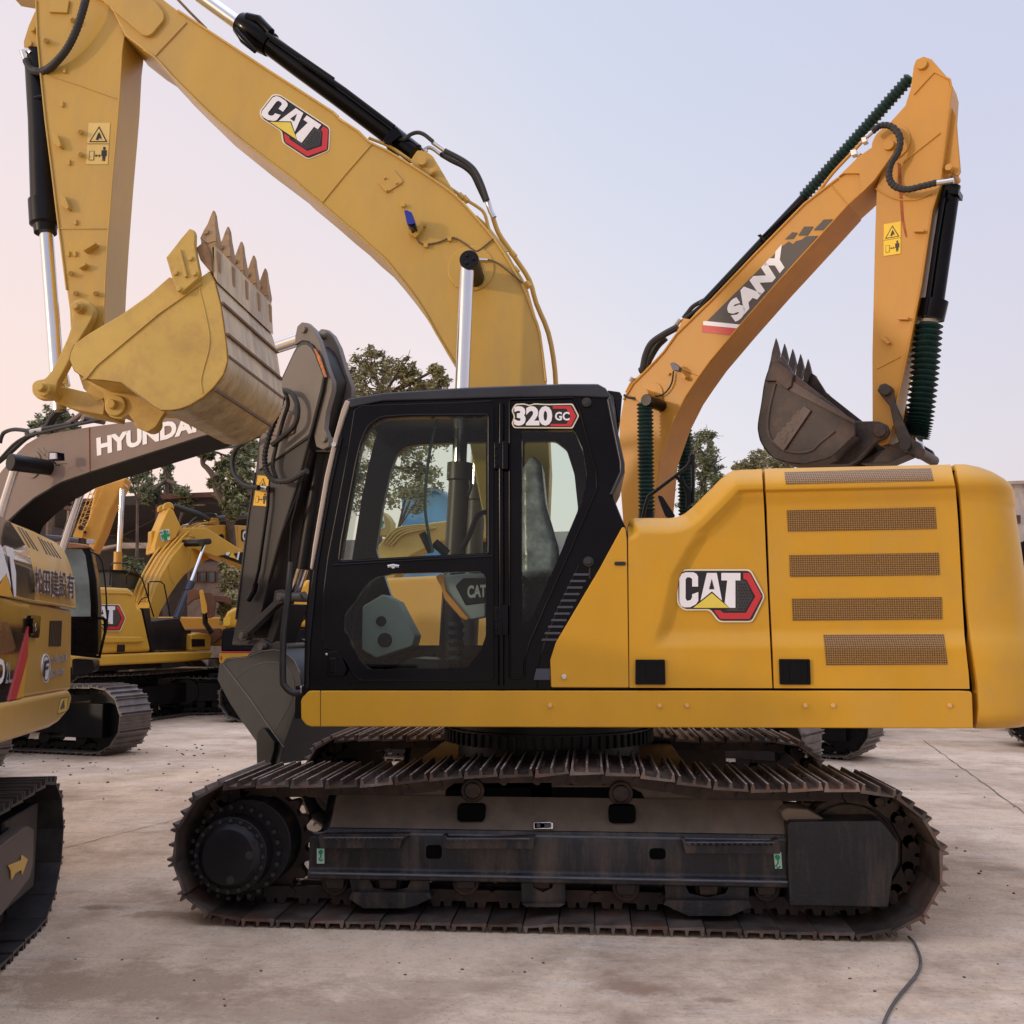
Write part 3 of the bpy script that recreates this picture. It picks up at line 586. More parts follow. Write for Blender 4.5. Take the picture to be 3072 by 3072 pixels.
for s0 in (0,2.38):
    q=s0
    m=MB(X)
    # frame: dusty sloped top, dark upright face, flange
    def fz(key,s): return X.uz(key,s,.16)
    A=fz('BL','775,640')[0];B=fz('BB','1003,545')[0];zt=fz('BL','900,480')[0][1];zf=A[1];zb=fz('BL','900,828')[0][1];zd=fz('BL','900,860')[0][1]
    uL=A[0];uR=B[0]
    prof=[(.30,zt),(.16,zf+.02),(.145,zf-.02),(.145,zb+.02),(.12,zb),(.12,zd),(.66,zd),(.66,zt)]
    rows=[[(u,q+a,b) for a,b in prof] for u in (uL,uL+.05,uR)]; rows[0]=[(uL-.0+(.10 if b>zf else 0),q+a,b) for a,b in prof]
    m.grid(rows,flip=False); m.add(rows[0],[tuple(range(8))]); m.add(rows[-1],[tuple(range(7,-1,-1))])
    xb(m,'track_frame',FRM,XR,bev=.012)
    m=MB(X); k0=fz('BL','850,479')[0]; m.grid([[(u,q+.296,zt+.004),(u,q+.158,zf+.03)] for u in (uL+.11,uR)],flip=False)
    # upper web behind the slope
    m.add([(uL+.12,q+.31,zt),(uR+.2,q+.31,zt),(uR+.2,q+.31,zt+.08),(uL+.35,q+.31,zt+.06)],[(0,1,2,3)])
    xb(m,'frame_top',FRMT,XR)
    m=MB(X)
    for key,x,y,rw,rh in (('BL',1550,548,66,40),('BB',350,452,54,34)):
        P=rc([(x-rw,y-rh),(x+rw,y-rh),(x+rw,y+rh),(x-rw,y+rh)],22); m.ex(key,P,q+.175,q+.25)
    for key,x,y,rw,rh in (('BL',1371,734,38,33),('BB',489,606,32,22)):
        P=rc([(x-rw,y-rh),(x+rw,y-rh),(x+rw,y+rh),(x-rw,y+rh)],18); m.ex(key,P,q+.141,q+.2)
    m.ex('BL','1420,484 1432,430 1470,402 1940,400 1940,484',q+.30,q+.40); m.ex('BB','-10,345 380,345 425,365 446,400 -10,400',q+.30,q+.40)
    xb(m,'frame_opening_shade',VOID,XR,split=True)  # flat black plates paint the dark inside of the frame holes
    # idler guard
    m=MB(X); m.ex('BB','1000,500 1010,478 1370,474 1392,500 1440,560 1440,640 1415,700 1400,818 1010,812 1003,700',q+.10,q+.66,rnd=6); xb(m,'idler_guard',FRM,XR,bev=.02)
    m=MB(X); m.ex('BB','975,440 1000,425 1080,430 1150,470 1140,482 1004,482 985,470',q+.16,q+.40); xb(m,'idler_bracket',FRMT,XR,bev=.01)
    # idler and sprocket
    m=MB(X); m.cw('BB',1252,592,q+.33,q+.46,208,0,48); m.cw('BB',1252,592,q+.29,q+.50,178,0,48); xb(m,'idler_wheel',CHN,XR,bev=.012)
    c=X.p(*px('BL',[(462,706)])[0],.3); r=.33
    m=MB(X); gear(m,c.x,c.z,q+.36,q+.43,.33,21,0,.045); xb(m,'sprocket',CHN,XR,bev=.006)
    m=MB(X); m.cw('BL',468,703,q+.16,q+.42,218,0,48)
    cc=X.p(*px('BL',[(462,703)])[0],q+.13) if s0==0 else c
    m.tube([(c.x,q+.05,c.z),(c.x,q+.30,c.z)],.205,48); m.tube([(c.x,q+.015,c.z),(c.x,q+.02,c.z),(c.x,q+.05,c.z)],[.145,.150,.178],48)
    xb(m,'final_drive',DARK,XR,bev=.012); m=MB(X)
    for k in range(20):
        a=k*math.pi/10; m.tube([(c.x+.187*cs(a),q+.038,c.z+.187*sn(a)),(c.x+.187*cs(a),q+.06,c.z+.187*sn(a))],.011,8)
    for k in range(26):
        a=k*math.pi/13; m.tube([(c.x+.245*cs(a),q+.125,c.z+.245*sn(a)),(c.x+.245*cs(a),q+.15,c.z+.245*sn(a))],.012,8)
    for a in (.1,-1.4): m.tube([(c.x+.12*cs(a),q+.012,c.z+.12*sn(a)),(c.x+.12*cs(a),q+.03,c.z+.12*sn(a))],.022,12)
    (xb(m,'drive_bolt',mat('dusty_bolt',(.026,.023,.022),.5),XR,split=True) if s0==0 else None)
    m=MB(X); m.tube([(uL+.02,q+.118,zb-.002),(uR,q+.118,zb-.002)],.006,6); m.tube([(uL+.02,q+.152,zf+.0),(uR,q+.152,zf+.0)],.007,6); xb(m,'frame_edge',mat('dusty_edge_highlight',(.085,.085,.10),.5,var=.3,scale=8,dirt=(.15,.12,.09)),XR)  # strips paint the highlight along the frame edges, with ledge dust
    # rollers, carrier rollers, chain guards
    for key,x in (('BL',890),('BL',1147),('BL',1524),('BL',1890),('BB',365),('BB',690),('BB',920)):
        m=MB(X); m.cw(key,x,880 if key=='BL' else 742,q+.24,q+.55,66 if key=='BL' else 54,0,28); m.cw(key,x,890 if key=='BL' else 750,q+.20,q+.6,36 if key=='BL' else 30,0,20)
        y=880 if key=='BL' else 742; h=38 if key=='BL' else 31; m.ex(key,[(x-h*1.4,y-h*1.3),(x+h*1.4,y-h*1.3),(x+h*1.1,y+h*.9),(x-h*1.1,y+h*.9)],q+.18,q+.25)
        xb(m,'track_roller',CHN,XR,bev=.008)
    for key,x,y,r in (('BL',1557,440,58),('BB',345,370,48)):
        m=MB(X); m.cw(key,x,y,q+.27,q+.52,r,0,28); m.cw(key,x,y,q+.25,q+.28,r*.7,0,24); xb(m,'carrier_roller',CHN,XR,bev=.01)
    for key,s in (('BL','962,858 1348,858 1348,930 1360,955 1290,990 1240,1006 1030,1006 962,960 975,930'),('BL','1792,860 2005,860 2005,985 1980,1000 1815,1000 1797,985'),('BB','517,722 850,722 848,790 858,815 775,850 610,850 513,805 522,790')):
        P=px(key,s); xs=[p[0] for p in P]; y0=P[0][1]; cx=(min(xs)+max(xs))/2; hw=(max(xs)-min(xs))*(.26); hh=[(cx-hw,y0+3),(cx+hw,y0+3),(cx+hw*.8,y0+30),(cx,y0+43),(cx-hw*.8,y0+30)]
        m=MB(X); m.ex('S',P,q+.16,q+.19,0,4,[hh]); 
        m.ex('S',[(a,b) for a,b in P if b>y0+40],q+.12,q+.2); xb(m,'chain_guard',FRM,XR,bev=.005)
    for key,s in (('BL','815,655 835,650 1250,648 1215,678 1205,716 820,716'),('BL','1412,655 1430,655 1440,672 1860,660 1850,720 1415,718'),('BB','584,545 596,548 600,560 630,572 940,572 945,552 968,548 972,606 600,604')):
        m=MB(X); m.ex(key,s,q+.075,q+.14,rnd=2)
        P=px(key,s); x0=min(p[0] for p in P)+18; x1=max(p[0] for p in P)-22; y=(min(p[1] for p in P)+max(p[1] for p in P))/2-4
        for k in range(14): m.ex('S',[(x0+(x1-x0)*k/14,y-5),(x0+(x1-x0)*(k+.55)/14,y-5),(x0+(x1-x0)*(k+.55)/14,y+1),(x0+(x1-x0)*k/14,y+1)],q+.062,q+.08)
        st_=xb(m,'step',FRM,XR,bev=.004); m=MB(X); m.ex('S',[(x0-6,y-8),(x1+6,y-8),(x1+6,y-5),(x0-6,y-5)],q+.060,q+.08); m.build('step_edge',mat('dusty_edge_highlight',(.085,.085,.10),.5),st_)
for key,a,b in (('BL',824,735),('BB',962,620)):
    m=MB(X); m.ex('BL','806,718 842,718 842,790 806,790',.141,.144,0) if key=='BL' else m.ex('BB','946,600 976,600 980,664 952,664',.141,.144,0)
    m.cw(key,a,b,.138,.1405,11 if key=='BL' else 10,1,12); m.tp(key,[(a,b+5),(a+2,b+22),(a-8,b+34),(a+2,b+42),(a+10,b+34)],.139,2.2,6,1)
    xb(m,'hook_decal',[mat('decal_mint',(.45,.62,.52),.5),GND],XR)
m=MB(X); m.ex('BL','1856,593 1936,590 1936,617 1858,620',.140,.144,0); m.ex('BB','2,484 77,484 77,507 2,507',.140,.144,0); m.cw('BB',20,495,.136,.139,8,1,12); m.ex('BB','44,489 70,489 70,502 44,502',.136,.139,1); xb(m,'small_label',[WHT,GRD],XR)
# car body and swing ring
m=MB(X); m.box((-1.15,.7,.38),(.6,2.5,.74)); 
for a in (-1,1):
    m.add([(-1.0,.62,.30),(-.7,.62,.30),(-.5,1.2,.4),(-.9,1.2,.4),(-1.0,.62,.55),(-.7,.62,.6),(-.5,1.2,.78),(-.9,1.2,.75)],[(0,1,5,4),(4,5,6,7),(1,2,6,5),(0,4,7,3)])
xb(m,'car_body',DARK,XR,bev=.03)
m=MB(X); c=-.30; m.tube([(c,1.585,.72),(c,1.585,.84)],.62,48); m.tube([(c,1.585,.84),(c,1.585,.93)],.70,60); m.tube([(c,1.585,.93),(c,1.585,1.06)],.66,48)
for k in range(72):
    a=k*math.pi/36; m.tube([(c+.705*cs(a),1.585+.705*sn(a),.84),(c+.705*cs(a),1.585+.705*sn(a),.92)],.014,6)
xb(m,'swing_ring',DARK,XR)
# ---------------- upper body
m=MB(X); m.prism(X.uz('LL',[(1790,420),(1932,420)],.2)[0:0] or [(-1.75,1.06),(2.0,1.06),(2.0,1.25),(-1.75,1.25)],.45,2.93); m.box((-1.7,.6,1.03),(1.9,2.7,1.07)); xb(m,'platform',SAT,XR)
m=MB(X); P=rc(px('LL','1743,390 1752,372 1790,333')+px('BR','1640,1325 1690,1327 1697,1340 1702,1497')+px('LL','1800,541 1772,530 1745,495'),5); m.prism(X.uz('S',P,.19),.19,.62); xb(m,'side_skirt',YEL,XR,bev=.05,seg=5)
m=MB(X); m.prism([(X.uz('S',P,.19)[i][0],X.uz('S',P,.19)[i][1]) for i in range(len(P))],2.60,2.98); xb(m,'side_skirt',YEL,XR,bev=.05,seg=5)
m=MB(X)
for key,x,y in (('BR',272,1393),('BR',397,1393),('BR',937,1393),('BR',1064,1393),('BR',1596,1393),('S',1650,2117)):
    m.cw(key,x,y,.176,.20,10 if key=='BR' else 7,0,14)
xb(m,'skirt_bolt',mat('bolt_peach',(.70,.42,.16),.5),XR,bev=.004,split=True)
m=MB(X); (x,y),=px('LL',[(1856,332)]); m.ex('S',[(x,y-1),(x+1.6,y-1),(x+1.6,y+106),(x,y+106)],.1885,.195); xb(m,'skirt_seam',BKD,XR)
# wedge panel
m=MB(X); m.ex('CB','1868,928 1886,934 1895,1000 1906,1861 1455,1859 1450,1700 1482,1600 1735,1172',.195,.5,rnd=5); w_=xb(m,'rear_corner_panel',YEL,XR,bev=.02,seg=3)
m=MB(X); m.cw('CB',1530,1797,.185,.2,15,0,16); m.build('bolt',STL,w_,bev=.003)
m=MB(X); m.ex('CB','1822,1130 1888,1130 1888,1152 1822,1152',.188,.2,rnd=9); m.build('latch',BKD,w_)
# CAT door and engine door as pressed relief
EL=[(312,750),(480,760),(900,775),(1150,788),(1312,793)]; ER=[(293,1598),(400,1620),(560,1632),(900,1650),(1070,1660),(1250,1680),(1315,1684)]; ET=[(750,313),(1598,294)]
def smooth(t): t=max(0,min(1,t)); return t*t*(3-2*t)
def eoff(y,top):
    d=y-top
    if d<78: o=.002+.13*(1-d/78)**1.7
    elif d<94: o=.0
    elif d<112: o=.032*smooth((d-94)/18)
    elif d<175: o=.032+.023*smooth((d-112)/63)
    else: o=.055
    if y>1035: o=.055*(1-smooth((y-1040)/98))+.0
    return o
etop=lambda x: interp(ET,x)
m=relief(X,'BR',EL,ER,ET,[(780,1313),(1690,1316)],.20,lambda x,y:eoff(y,etop(x)),24,220,back=.15); ed=xb(m,'engine_door',YEL,XR,ang=60)
for q in ('840,328 1508,310 1521,368 848,383','851,503 1527,488 1534,587 857,600','863,707 1544,696 1549,797 866,806','874,905 1558,898 1561,999 878,1005','1018,1070 1567,1067 1584,1205 1031,1208'):
    a=[tuple(float(v) for v in p.split(',')) for p in q.split()]
    m=relief(X,'BR',[(a[0][1],a[0][0]),(a[3][1],a[3][0])],[(a[1][1],a[1][0]),(a[2][1],a[2][0])],[(a[0][0],a[0][1]),(a[1][0],a[1][1])],[(a[3][0],a[3][1]),(a[2][0],a[2][1])],.196,lambda x,y:eoff(y,etop(x)),8,24); m.build('grille',PERF,ed)
CT=[(127,570),(131,552),(142,542),(158,538),(320,538),(355,532),(385,518),(420,490),(490,420),(550,360),(580,335),(605,322),(640,318),(737,315)]
CL=[(538,127),(1312,134)]; CRt=[(315,737),(480,747),(800,760),(1310,785)]
DIAG=[(440,585),(600,425),(800,315),(1000,270),(1130,225),(1300,225)]
ctop=lambda x: interp(CT,x)
def slopedist(x,y):
    return min(math.hypot(x-a,(y-b)) for a,b in ctd)
ctd=[(x,ctop(x)) for x in range(120,740,6)]
def coff(x,y):
    d=slopedist(x,y); o=.002+.13*(max(0,1-d/74))**1.7
    k=smooth((x-interp(DIAG,y))/75)
    if d>85: o+=k*(.03*smooth((d-88)/20)+.025*smooth((d-108)/60))*(1-smooth((y-1040)/98))
    return o
m=relief(X,'BR',CL,CRt,CT,[(134,1311),(785,1313)],.20,coff,110,180,back=.15); dd=xb(m,'side_door',YEL,XR,ang=60)
decal(X,dd,.246,lambda x,y:px('BR',[(x,y)])[0])
for par,k,s in ((dd,'BR','162,1183 296,1183 299,1297 161,1297'),(ed,'BR','816,1180 957,1181 961,1297 820,1297')):
    a=px(k,s); x0,y0=a[0];x1,y1=a[2]
    m=MB(X); m.ex('S',a,.185,.215,0,4,[[(x0+8,y0+8),(x1-8,y0+8),(x1-8,y1-8),(x0+8,y1-8)]]); m.ex('S',[(x0+6,y0+6),(x1-6,y0+6),(x1-6,y1-6),(x0+6,y1-6)],.1945,.2); 
    m.ex('S',[(x0+32,y0+12),(x0+62,y0+12),(x0+62,y1-12),(x0+32,y1-12)],.186,.196); m.cw('S',x0+20,(y0+y1)/2,.19,.196,4,0,12); m.build('latch',BLK,par,bev=.003)
# body core behind the doors
m=MB(X); m.prism(X.uz('BR','170,590 340,590 400,570 460,510 610,370 1610,350 1670,1000 1690,1320 160,1320',.42),.42,2.86); xb(m,'hood',YEL,XR,bev=.05,seg=3)
m=MB(X); m.prism(X.uz('BR','134,620 330,620 440,560 640,420 1630,320 1665,560 1690,900 1725,1200 1745,1400 1730,1480 1690,1480 1690,1330 60,1330',.29),.285,.33); m.prism(X.uz('CB','1700,1200 1905,960 1910,1870 1100,1870',.26),.28,.34); xb(m,'body_core',VOID,XR)  # black slab paints the shade in the gap beside the doors
# counterweight
CWS=[(293,1608),(330,1616),(400,1630),(520,1640),(900,1660),(1050,1674),(1120,1684),(1250,1704),(1350,1718),(1440,1714),(1497,1702)]
INS=[(293,.42),(300,.33),(315,.25),(335,.19),(365,.14),(400,.115),(440,.098),(462,.092),(475,.105),(520,.098),(650,.075),(900,.042),(1040,.022),(1130,.0),(1400,.0),(1450,.015),(1480,.05),(1497,.12)]
UE=2.575
rows=[]
ys=[293,296,300,306,315,325,340,365,390,415,440,455,466,475,490,520,600,700,800,900,1000,1040,1085,1130,1200,1300,1400,1430,1455,1475,1488,1497]
for y in ys:
    x=interp(CWS,y)+10; o=eoff(y,293)*.9 if y<=1312 else 0
    if y>1440: o=.09*((y-1440)/57)**2
    w0=.20+o; A=X.p(*px('BR',[(x,y)])[0],w0); ins=interp(INS,y); ue=UE-ins; R=min(.58,ue-A.x-.03); z=A.z; w1=2.97-o
    row=[(A.x,w0+.12,z),(A.x,w0,z)]
    for i in range(1,5): row.append((A.x+(ue-R-A.x)*i/4,w0,z))
    for k in range(1,13): a=math.pi/2*k/12; row.append((ue-R+R*sn(a),w0+R-R*cs(a),z))
    for k in range(0,13): a=math.pi/2*k/12; row.append((ue-R+R*cs(a),w1-R+R*sn(a),z))
    row.append((A.x,w1,z)); rows.append(row)
m=MB(X); m.grid(rows,flip=True); m.add(rows[0],[tuple(range(len(rows[0])))]); m.add(rows[-1],[tuple(range(len(rows[0])-1,-1,-1))]); cwt=xb(m,'counterweight',YEL,XR,ang=50)
m=MB(X); m.box((2.2,.20,1.30),(2.45,.205,1.31)); 
m=MB(X); m.ex('BR','1900,1262 1960,1262 1960,1335 1918,1335',.40,.50); m.build('red_reflector',RED,cwt)
# ---------------- cab
CO=[(265,186),(480,152),(950,122),(1520,100),(1725,100),(1770,125),(1795,165),(1880,560),(1880,610),(1812,750),(1850,860),(1890,935),(1900,1000),(1905,1866),(75,1872),(22,1872),(30,1450),(62,1180),(150,640),(200,400),(240,250)]
HU=rc(px('CB','360,440 400,350 470,302 620,290 1083,288 1083,1080 700,1097 235,1122 250,1010 330,570'),[14,14,12,12,5,5,2,5,5,10])
HL=rc(px('CB','385,1258 440,1218 530,1200 1045,1185 1077,1215 1077,1560 1045,1650 965,1745 395,1755 335,1700 245,1510 250,1440 290,1385'),9)
HR=rc(px('CB','1285,365 1590,365 1640,480 1664,640 1635,790 1560,960 1480,1150 1400,1330 1330,1480 1285,1480'),8)
cabo=rc(px('CB',CO),[6,0,0,0,8,8,8,10,6,6,0,4,0,0,0,0,0,0,0,0,4])
m=MB(X); m.prism(X.uz('S',cabo,.22),.22,.29,0,[X.uz('S',h,.22) for h in (HU,HL,HR)])
FO=X.uz('S',cabo,.22)
FH1=rc(px('CB','560,510 610,464 700,450 1078,435 1078,1615 660,1615 560,1420 500,1250 440,1060 480,800 525,600'),10); FH2=rc(px('CB','1300,432 1480,430 1545,480 1590,620 1612,830 1540,1000 1480,1200 1300,1200'),10)
m.prism(FO,1.14,1.20,0,[X.uz('S',FH1,1.14),X.uz('S',FH2,1.14)])
cab=xb(m,'cab',BLK,XR,bev=.012)
m=MB(X); rf=X.uz('CB','262,186 480,150 950,120 1520,98 1728,98 1772,122 1798,163 1800,180 1600,172 1200,178 480,200 290,240',.2); m.prism(rf,.20,1.22); ROOF=mat('slate_roof_sheen',(.018,.020,.028),.3,var=.2,spec=.5,dirt=(.05,.05,.055),dirt_amt=.35); m.build('cab_roof',ROOF,cab,bev=.03,seg=4)  # slate base colour carries part of the roof's sky sheen
m=MB(X); m.prism(X.uz('CB','1798,170 1882,560 1883,612 1815,750 1790,745 1850,610 1850,560 1775,190',.2),.185,1.20); m.prism(X.uz('CB','1815,750 1890,935 1900,1000 1905,1866 1870,1866 1870,960 1790,760',.25),.26,1.2); m.build('cab_rear_frame',ROOF,cab,bev=.025,seg=3)
m=MB(X); m.prism(X.uz('CB','22,1800 1900,1790 1900,1872 22,1872',.26),.27,1.16); m.build('cab_floor',SAT,cab)
m=MB(X); m.prism(X.uz('CB','30,1450 62,1180 100,1200 80,1500 70,1870 22,1870',.25),.28,1.16); m.prism(X.uz('CB','250,230 265,186 330,190 300,240',.25),.28,1.16); m.build('cab_front_panel',SAT,cab)
m=MB(X); q=X.uz('CB','240,240 200,400 150,640 62,1180',.28); m.grid([[(a,.28,b),(a,1.15,b)] for a,b in q]); m.build('windshield',GLS2,cab)
m=MB(X); m.ex('CB','262,190 292,200 256,300 222,410 165,660 105,1000 70,1180 55,1172 72,1040 140,640 196,400 238,250',.195,.26); m.build('pillar_catchlight',TAN,cab,bev=.012)  # beige strip paints sunlight caught along the black cab front
m=MB(X); m.ex('CB','222,400 250,400 190,660 130,1000 100,1190 60,1600 50,1870 25,1870 34,1450 72,1180 110,1000 168,660',.205,.25); m.build('front_post',SAT,cab,bev=.01)
m=MB(X); DO=rc(px('CB','318,250 360,230 900,212 1105,206 1122,230 1122,1805 1100,1815 350,1815 300,1760 250,1680 225,1650 145,1625 132,1590 140,1300 160,1130 190,980 280,480'),[8,8,0,4,4,4,4,10,10,8,8,5,5,0,0,0,0])
m.prism(X.uz('S',DO,.195),.195,.22,0,[X.uz('S',h,.195) for h in (HU,HL)]); door=m.build('door',BLK,cab,bev=.008)
for nm,h,w in (('door_glass',HU,.212),('door_glass',HL,.212)):
    m=MB(X); P=X.uz('S',h,w); m.add([(a,w,b) for a,b in P],[tuple(range(len(P)))]); m.build(nm,GLS,cab)
m=MB(X); P=X.uz('S',HR,.24); m.add([(a,.24,b) for a,b in P],[tuple(range(len(P)))]); m.build('quarter_glass',GLS,cab)
for h in (FH1,FH2):
    m=MB(X); P=X.uz('S',h,1.14); P2=P; m.add([(a,1.17,b) for a,b in P],[tuple(range(len(P)))]); m.build('far_glass',GLS2,cab)
def outline(m,key,s,w,rp,closed=True,rnd=6,mi=0):
    P=px(key,s) ; P=rc(P,rnd,4,closed); P=P+[P[0]] if closed else P
    q=[m.fr.p(a,b,w) for a,b in P]; m.tube(q,rp*m.fr.dep(*P[0],w)/FL,8,mi,not closed)
m=MB(X); outline(m,'CB','352,440 392,345 465,292 620,280 1093,277 1093,1090 700,1107 225,1133 240,1010 322,570',.195,3.4,True,12)
outline(m,'CB','140,1625 225,1652 262,1700 318,1790 350,1817 1100,1817 1122,1800',.2,2.6,False)
outline(m,'CB','128,1590 140,1300 165,1100 285,470 318,250 360,228 900,210 1105,200',.2,2.6,False)
outline(m,'CB','188,1150 600,1125 1118,1097',.19,3,False); m.build('rubber_seal',SAT,cab)
m=MB(X); outline(m,'CB','1215,190 1585,180 1620,250 1716,620 1722,700 1690,780 1560,1080 1430,1370 1330,1600 1302,1700 1300,1805 1215,1808',.212,3.2,True,8); 
m.tp('CB','1166,215 1164,600 1166,1200 1164,1850',.20,9,10); m.tp('CB','1380,1860 1380,1760 1420,1600 1500,1400 1620,1150',.225,5,8); m.build('pillar_trim',BLK,cab)
for y0,y1 in ((440,592),(1390,1556)):
    m=MB(X)
    m.ex('CB',[(1124,y0),(1178,y0),(1178,y1),(1124,y1)],.183,.2); m.ex('CB',[(1172,y0-8),(1206,y0-8),(1206,y1+2),(1172,y1+2)],.17,.2)
    for k in range(3): m.cw('CB',1138,y0+27+k*52,.175,.185,10,0,10)
    m.build('hinge',BLK,cab,bev=.005)
m=MB(X)
for k in range(11): x=1637-k*18.5;y=1205+k*37.8; m.ex('CB',[(x-50,y-7),(x+42,y-7),(x+37,y+7),(x-55,y+7)],.205,.23,rnd=3)
m.build('vent_slat',mat('vent_grey',(.05,.05,.07),.35),cab,bev=.004,split=True)
m=MB(X); m.cw('CB',1662,205,.195,.23,28,0,24); m.cw('CB',1662,205,.19,.2,17,0,20); m.build('rubber_stop',RUB,cab,bev=.005); m=MB(X); m.cw('CB',1672,1130,.18,.23,30,0,24); m.cw('CB',1672,1130,.165,.19,18,0,20); m.tp('CB','1680,1160 1680,1230',.22,3); m.build('rubber_stop',RUB,cab,bev=.005)
m=MB(X); m.ex('CB','160,1650 225,1645 250,1700 272,1760 250,1795 158,1795',.186,.2,rnd=6); m.ex('CB','170,1688 210,1688 210,1775 170,1775',.178,.19); m.cw('CB',152,1667,.18,.2,8,1,12); m.build('door_lock',[BLK,STL],cab,bev=.006)
m=MB(X); m.ex('CB','275,1815 1100,1800 1100,1812 275,1828',.2,.22); m.ex('CB','1370,1750 1448,1750 1450,1815 1355,1815',.205,.23,1); m.build('sill_strip',[BLK,mat('slate_blue_grey',(.045,.05,.075),.4)],cab)
m=MB(X); m.cw('CB',728,1144,.2,.215,25,0,24); m.build('door_lock',BLK,door); m=MB(X); m.tp('CB','510,1158 540,1152 575,1158',.2,6,8,1); m.cw('CB',540,1158,.19,.21,12,1); m.build('door_handle',[BLK,STL],door)
m=MB(X); m.cw('CB',196,450,.16,.22,14,0,16); m.build('mirror_bolt',STL,cab)
# badge on the rear cab post
m=MB(X)
def bd(s,w,mi,r=0): m.ex('CB',s,w,w+.003,mi,r)
bd('1236,232 1250,215 1300,213 1330,222 1360,212 1425,216 1580,214 1618,285 1580,358 1240,356 1226,330 1240,290 1226,255',.207,0,5)
bd('1242,236 1256,222 1300,220 1330,228 1360,219 1425,223 1575,221 1609,285 1574,350 1244,349 1234,330 1248,290 1234,256',.204,1,5)
bd('1465,228 1570,228 1600,286 1570,345 1452,345 1452,332 1545,332 1568,288 1545,244 1465,244',.201,2)
text(m,'320','CB','1238,228 1460,228 1460,342 1238,342',.199,3,.045) if False else text(m,'320','CB',[(1240,228),(1462,228),(1462,342),(1240,342)],.199,3,.05)
text(m,'GC','CB',[(1478,262),(1562,262),(1562,312),(1478,312)],.199,3,.03)
m.build('badge',[CRM,BKD,RED,WHT],cab)
# interior
m=MB(X); m.prism(X.uz('CB','1285,600 1345,500 1400,560 1425,800 1490,1020 1500,1220 1285,1230',.6),.55,1.0); m.prism(X.uz('CB','1000,1330 1300,1230 1300,1440 1000,1440',.6),.5,1.05); m.build('seat',SEAT,cab,bev=.05,seg=3)
m=MB(X); m.prism(X.uz('CB','360,1390 480,1318 560,1360 665,1560 650,1620 440,1690 355,1640',.7),.7,.95); m.cw('CB',468,1475,.68,.7,30,1); m.cw('CB',490,1585,.68,.7,42,1); m.build('front_console',[GRY,SAT],cab,bev=.02)
m=MB(X); m.prism(X.uz('CB','826,1212 960,1198 1075,1200 1075,1450 985,1468 900,1370 850,1300',.4),.4,.55,0); m.prism(X.uz('CB','900,1270 945,1225 1075,1225 1075,1370 960,1385',.4),.39,.41,2); m.prism(X.uz('CB','785,1215 815,1198 835,1215 850,1300 985,1462 960,1472 930,1455 840,1350 815,1270',.39),.38,.5,1)
text(m,'CAT','CB',[(970,1268),(1080,1262),(1080,1335),(970,1342)],.385,3,.04); m.build('armrest_console',[mat('console_light_grey',(.30,.33,.34),.5),ORG,SAT,mat('decal_grey_letter',(.42,.44,.44),.5)],cab,bev=.01)
m=MB(X); bellows(m,'CB',(905,1480),(905,1720),.6,26,5); m.build('seat_suspension',RUB,cab)
m=MB(X); m.tp('CB','890,1195 835,1310 828,1400 825,1740',.45,4.5,8); m.tp('CB','708,965 730,1010 760,1075',.7,11,8,sm=3); m.tp('CB','780,1022 815,1050 850,1085',.7,14,8,sm=3); m.tp('CB','940,1060 980,980 1020,880 1050,850 1085,842',.8,8,8,sm=4); m.tp('CB','430,1230 330,1420 305,1500 305,1640',.9,5,8); m.build('control_lever',SAT,cab,split=True)
m=MB(X); m.tp('CB','795,298 765,430 742,560 728,700 725,820 740,940 768,1078',.6,4.5,8,sm=5); m.build('windshield_edge_glint',mat('teal_edge_reflection',(.03,.09,.08),.2),cab)  # tube draws the windshield edge's reflection as teal colour
m=MB(X); m.ex('CB','540,1750 640,1690 860,1700 870,1790 520,1790',.5,1.0,0,4); m.build('floor_mat',SAT,cab)
m=MB(X); m.ex('CB','1780,135 1855,145 1868,170 1855,325 1840,325 1815,170',.5,.9); m.build('rear_light_box',SAT,cab,bev=.02)
m=MB(X); m.tube(cr([X.p(*px('ML',[q])[0],.26) for q in ((1925,850),(1880,1050),(1800,1300))],4),.018,8); xx=[X.p(*q,.24) for q in px('HK','668,-40 655,80 640,240 615,450 595,640 590,1000 612,1070 660,1115 700,1128 762,1122')]; m=MB(X); m.tube(cr(xx,4),.019,10); xb(m,'grab_rail',RUB,XR)
m=MB(X); m.tp('HK','745,1075 760,1072',.22,6,10); m.tp('HK','752,1060 752,1125',.22,4,8); xb(m,'rail_fitting',STL,XR)
# hand rail and mirror behind the body
m=MB(X)
for pts in ('195,540 205,490 220,440 345,345 395,305 412,280 412,255','424,250 424,470','412,250 424,250','345,345 395,400 408,420 408,480','370,350 400,430 398,490'):
    m.tp('BR',pts,2.3,5.5,8)
xb(m,'hand_rail',SAT,XR); m=MB(X); m.ex('BR','262,432 285,438 345,530 325,540 300,530',2.3,2.36,rnd=6); xb(m,'mirror',SAT,XR,bev=.01)
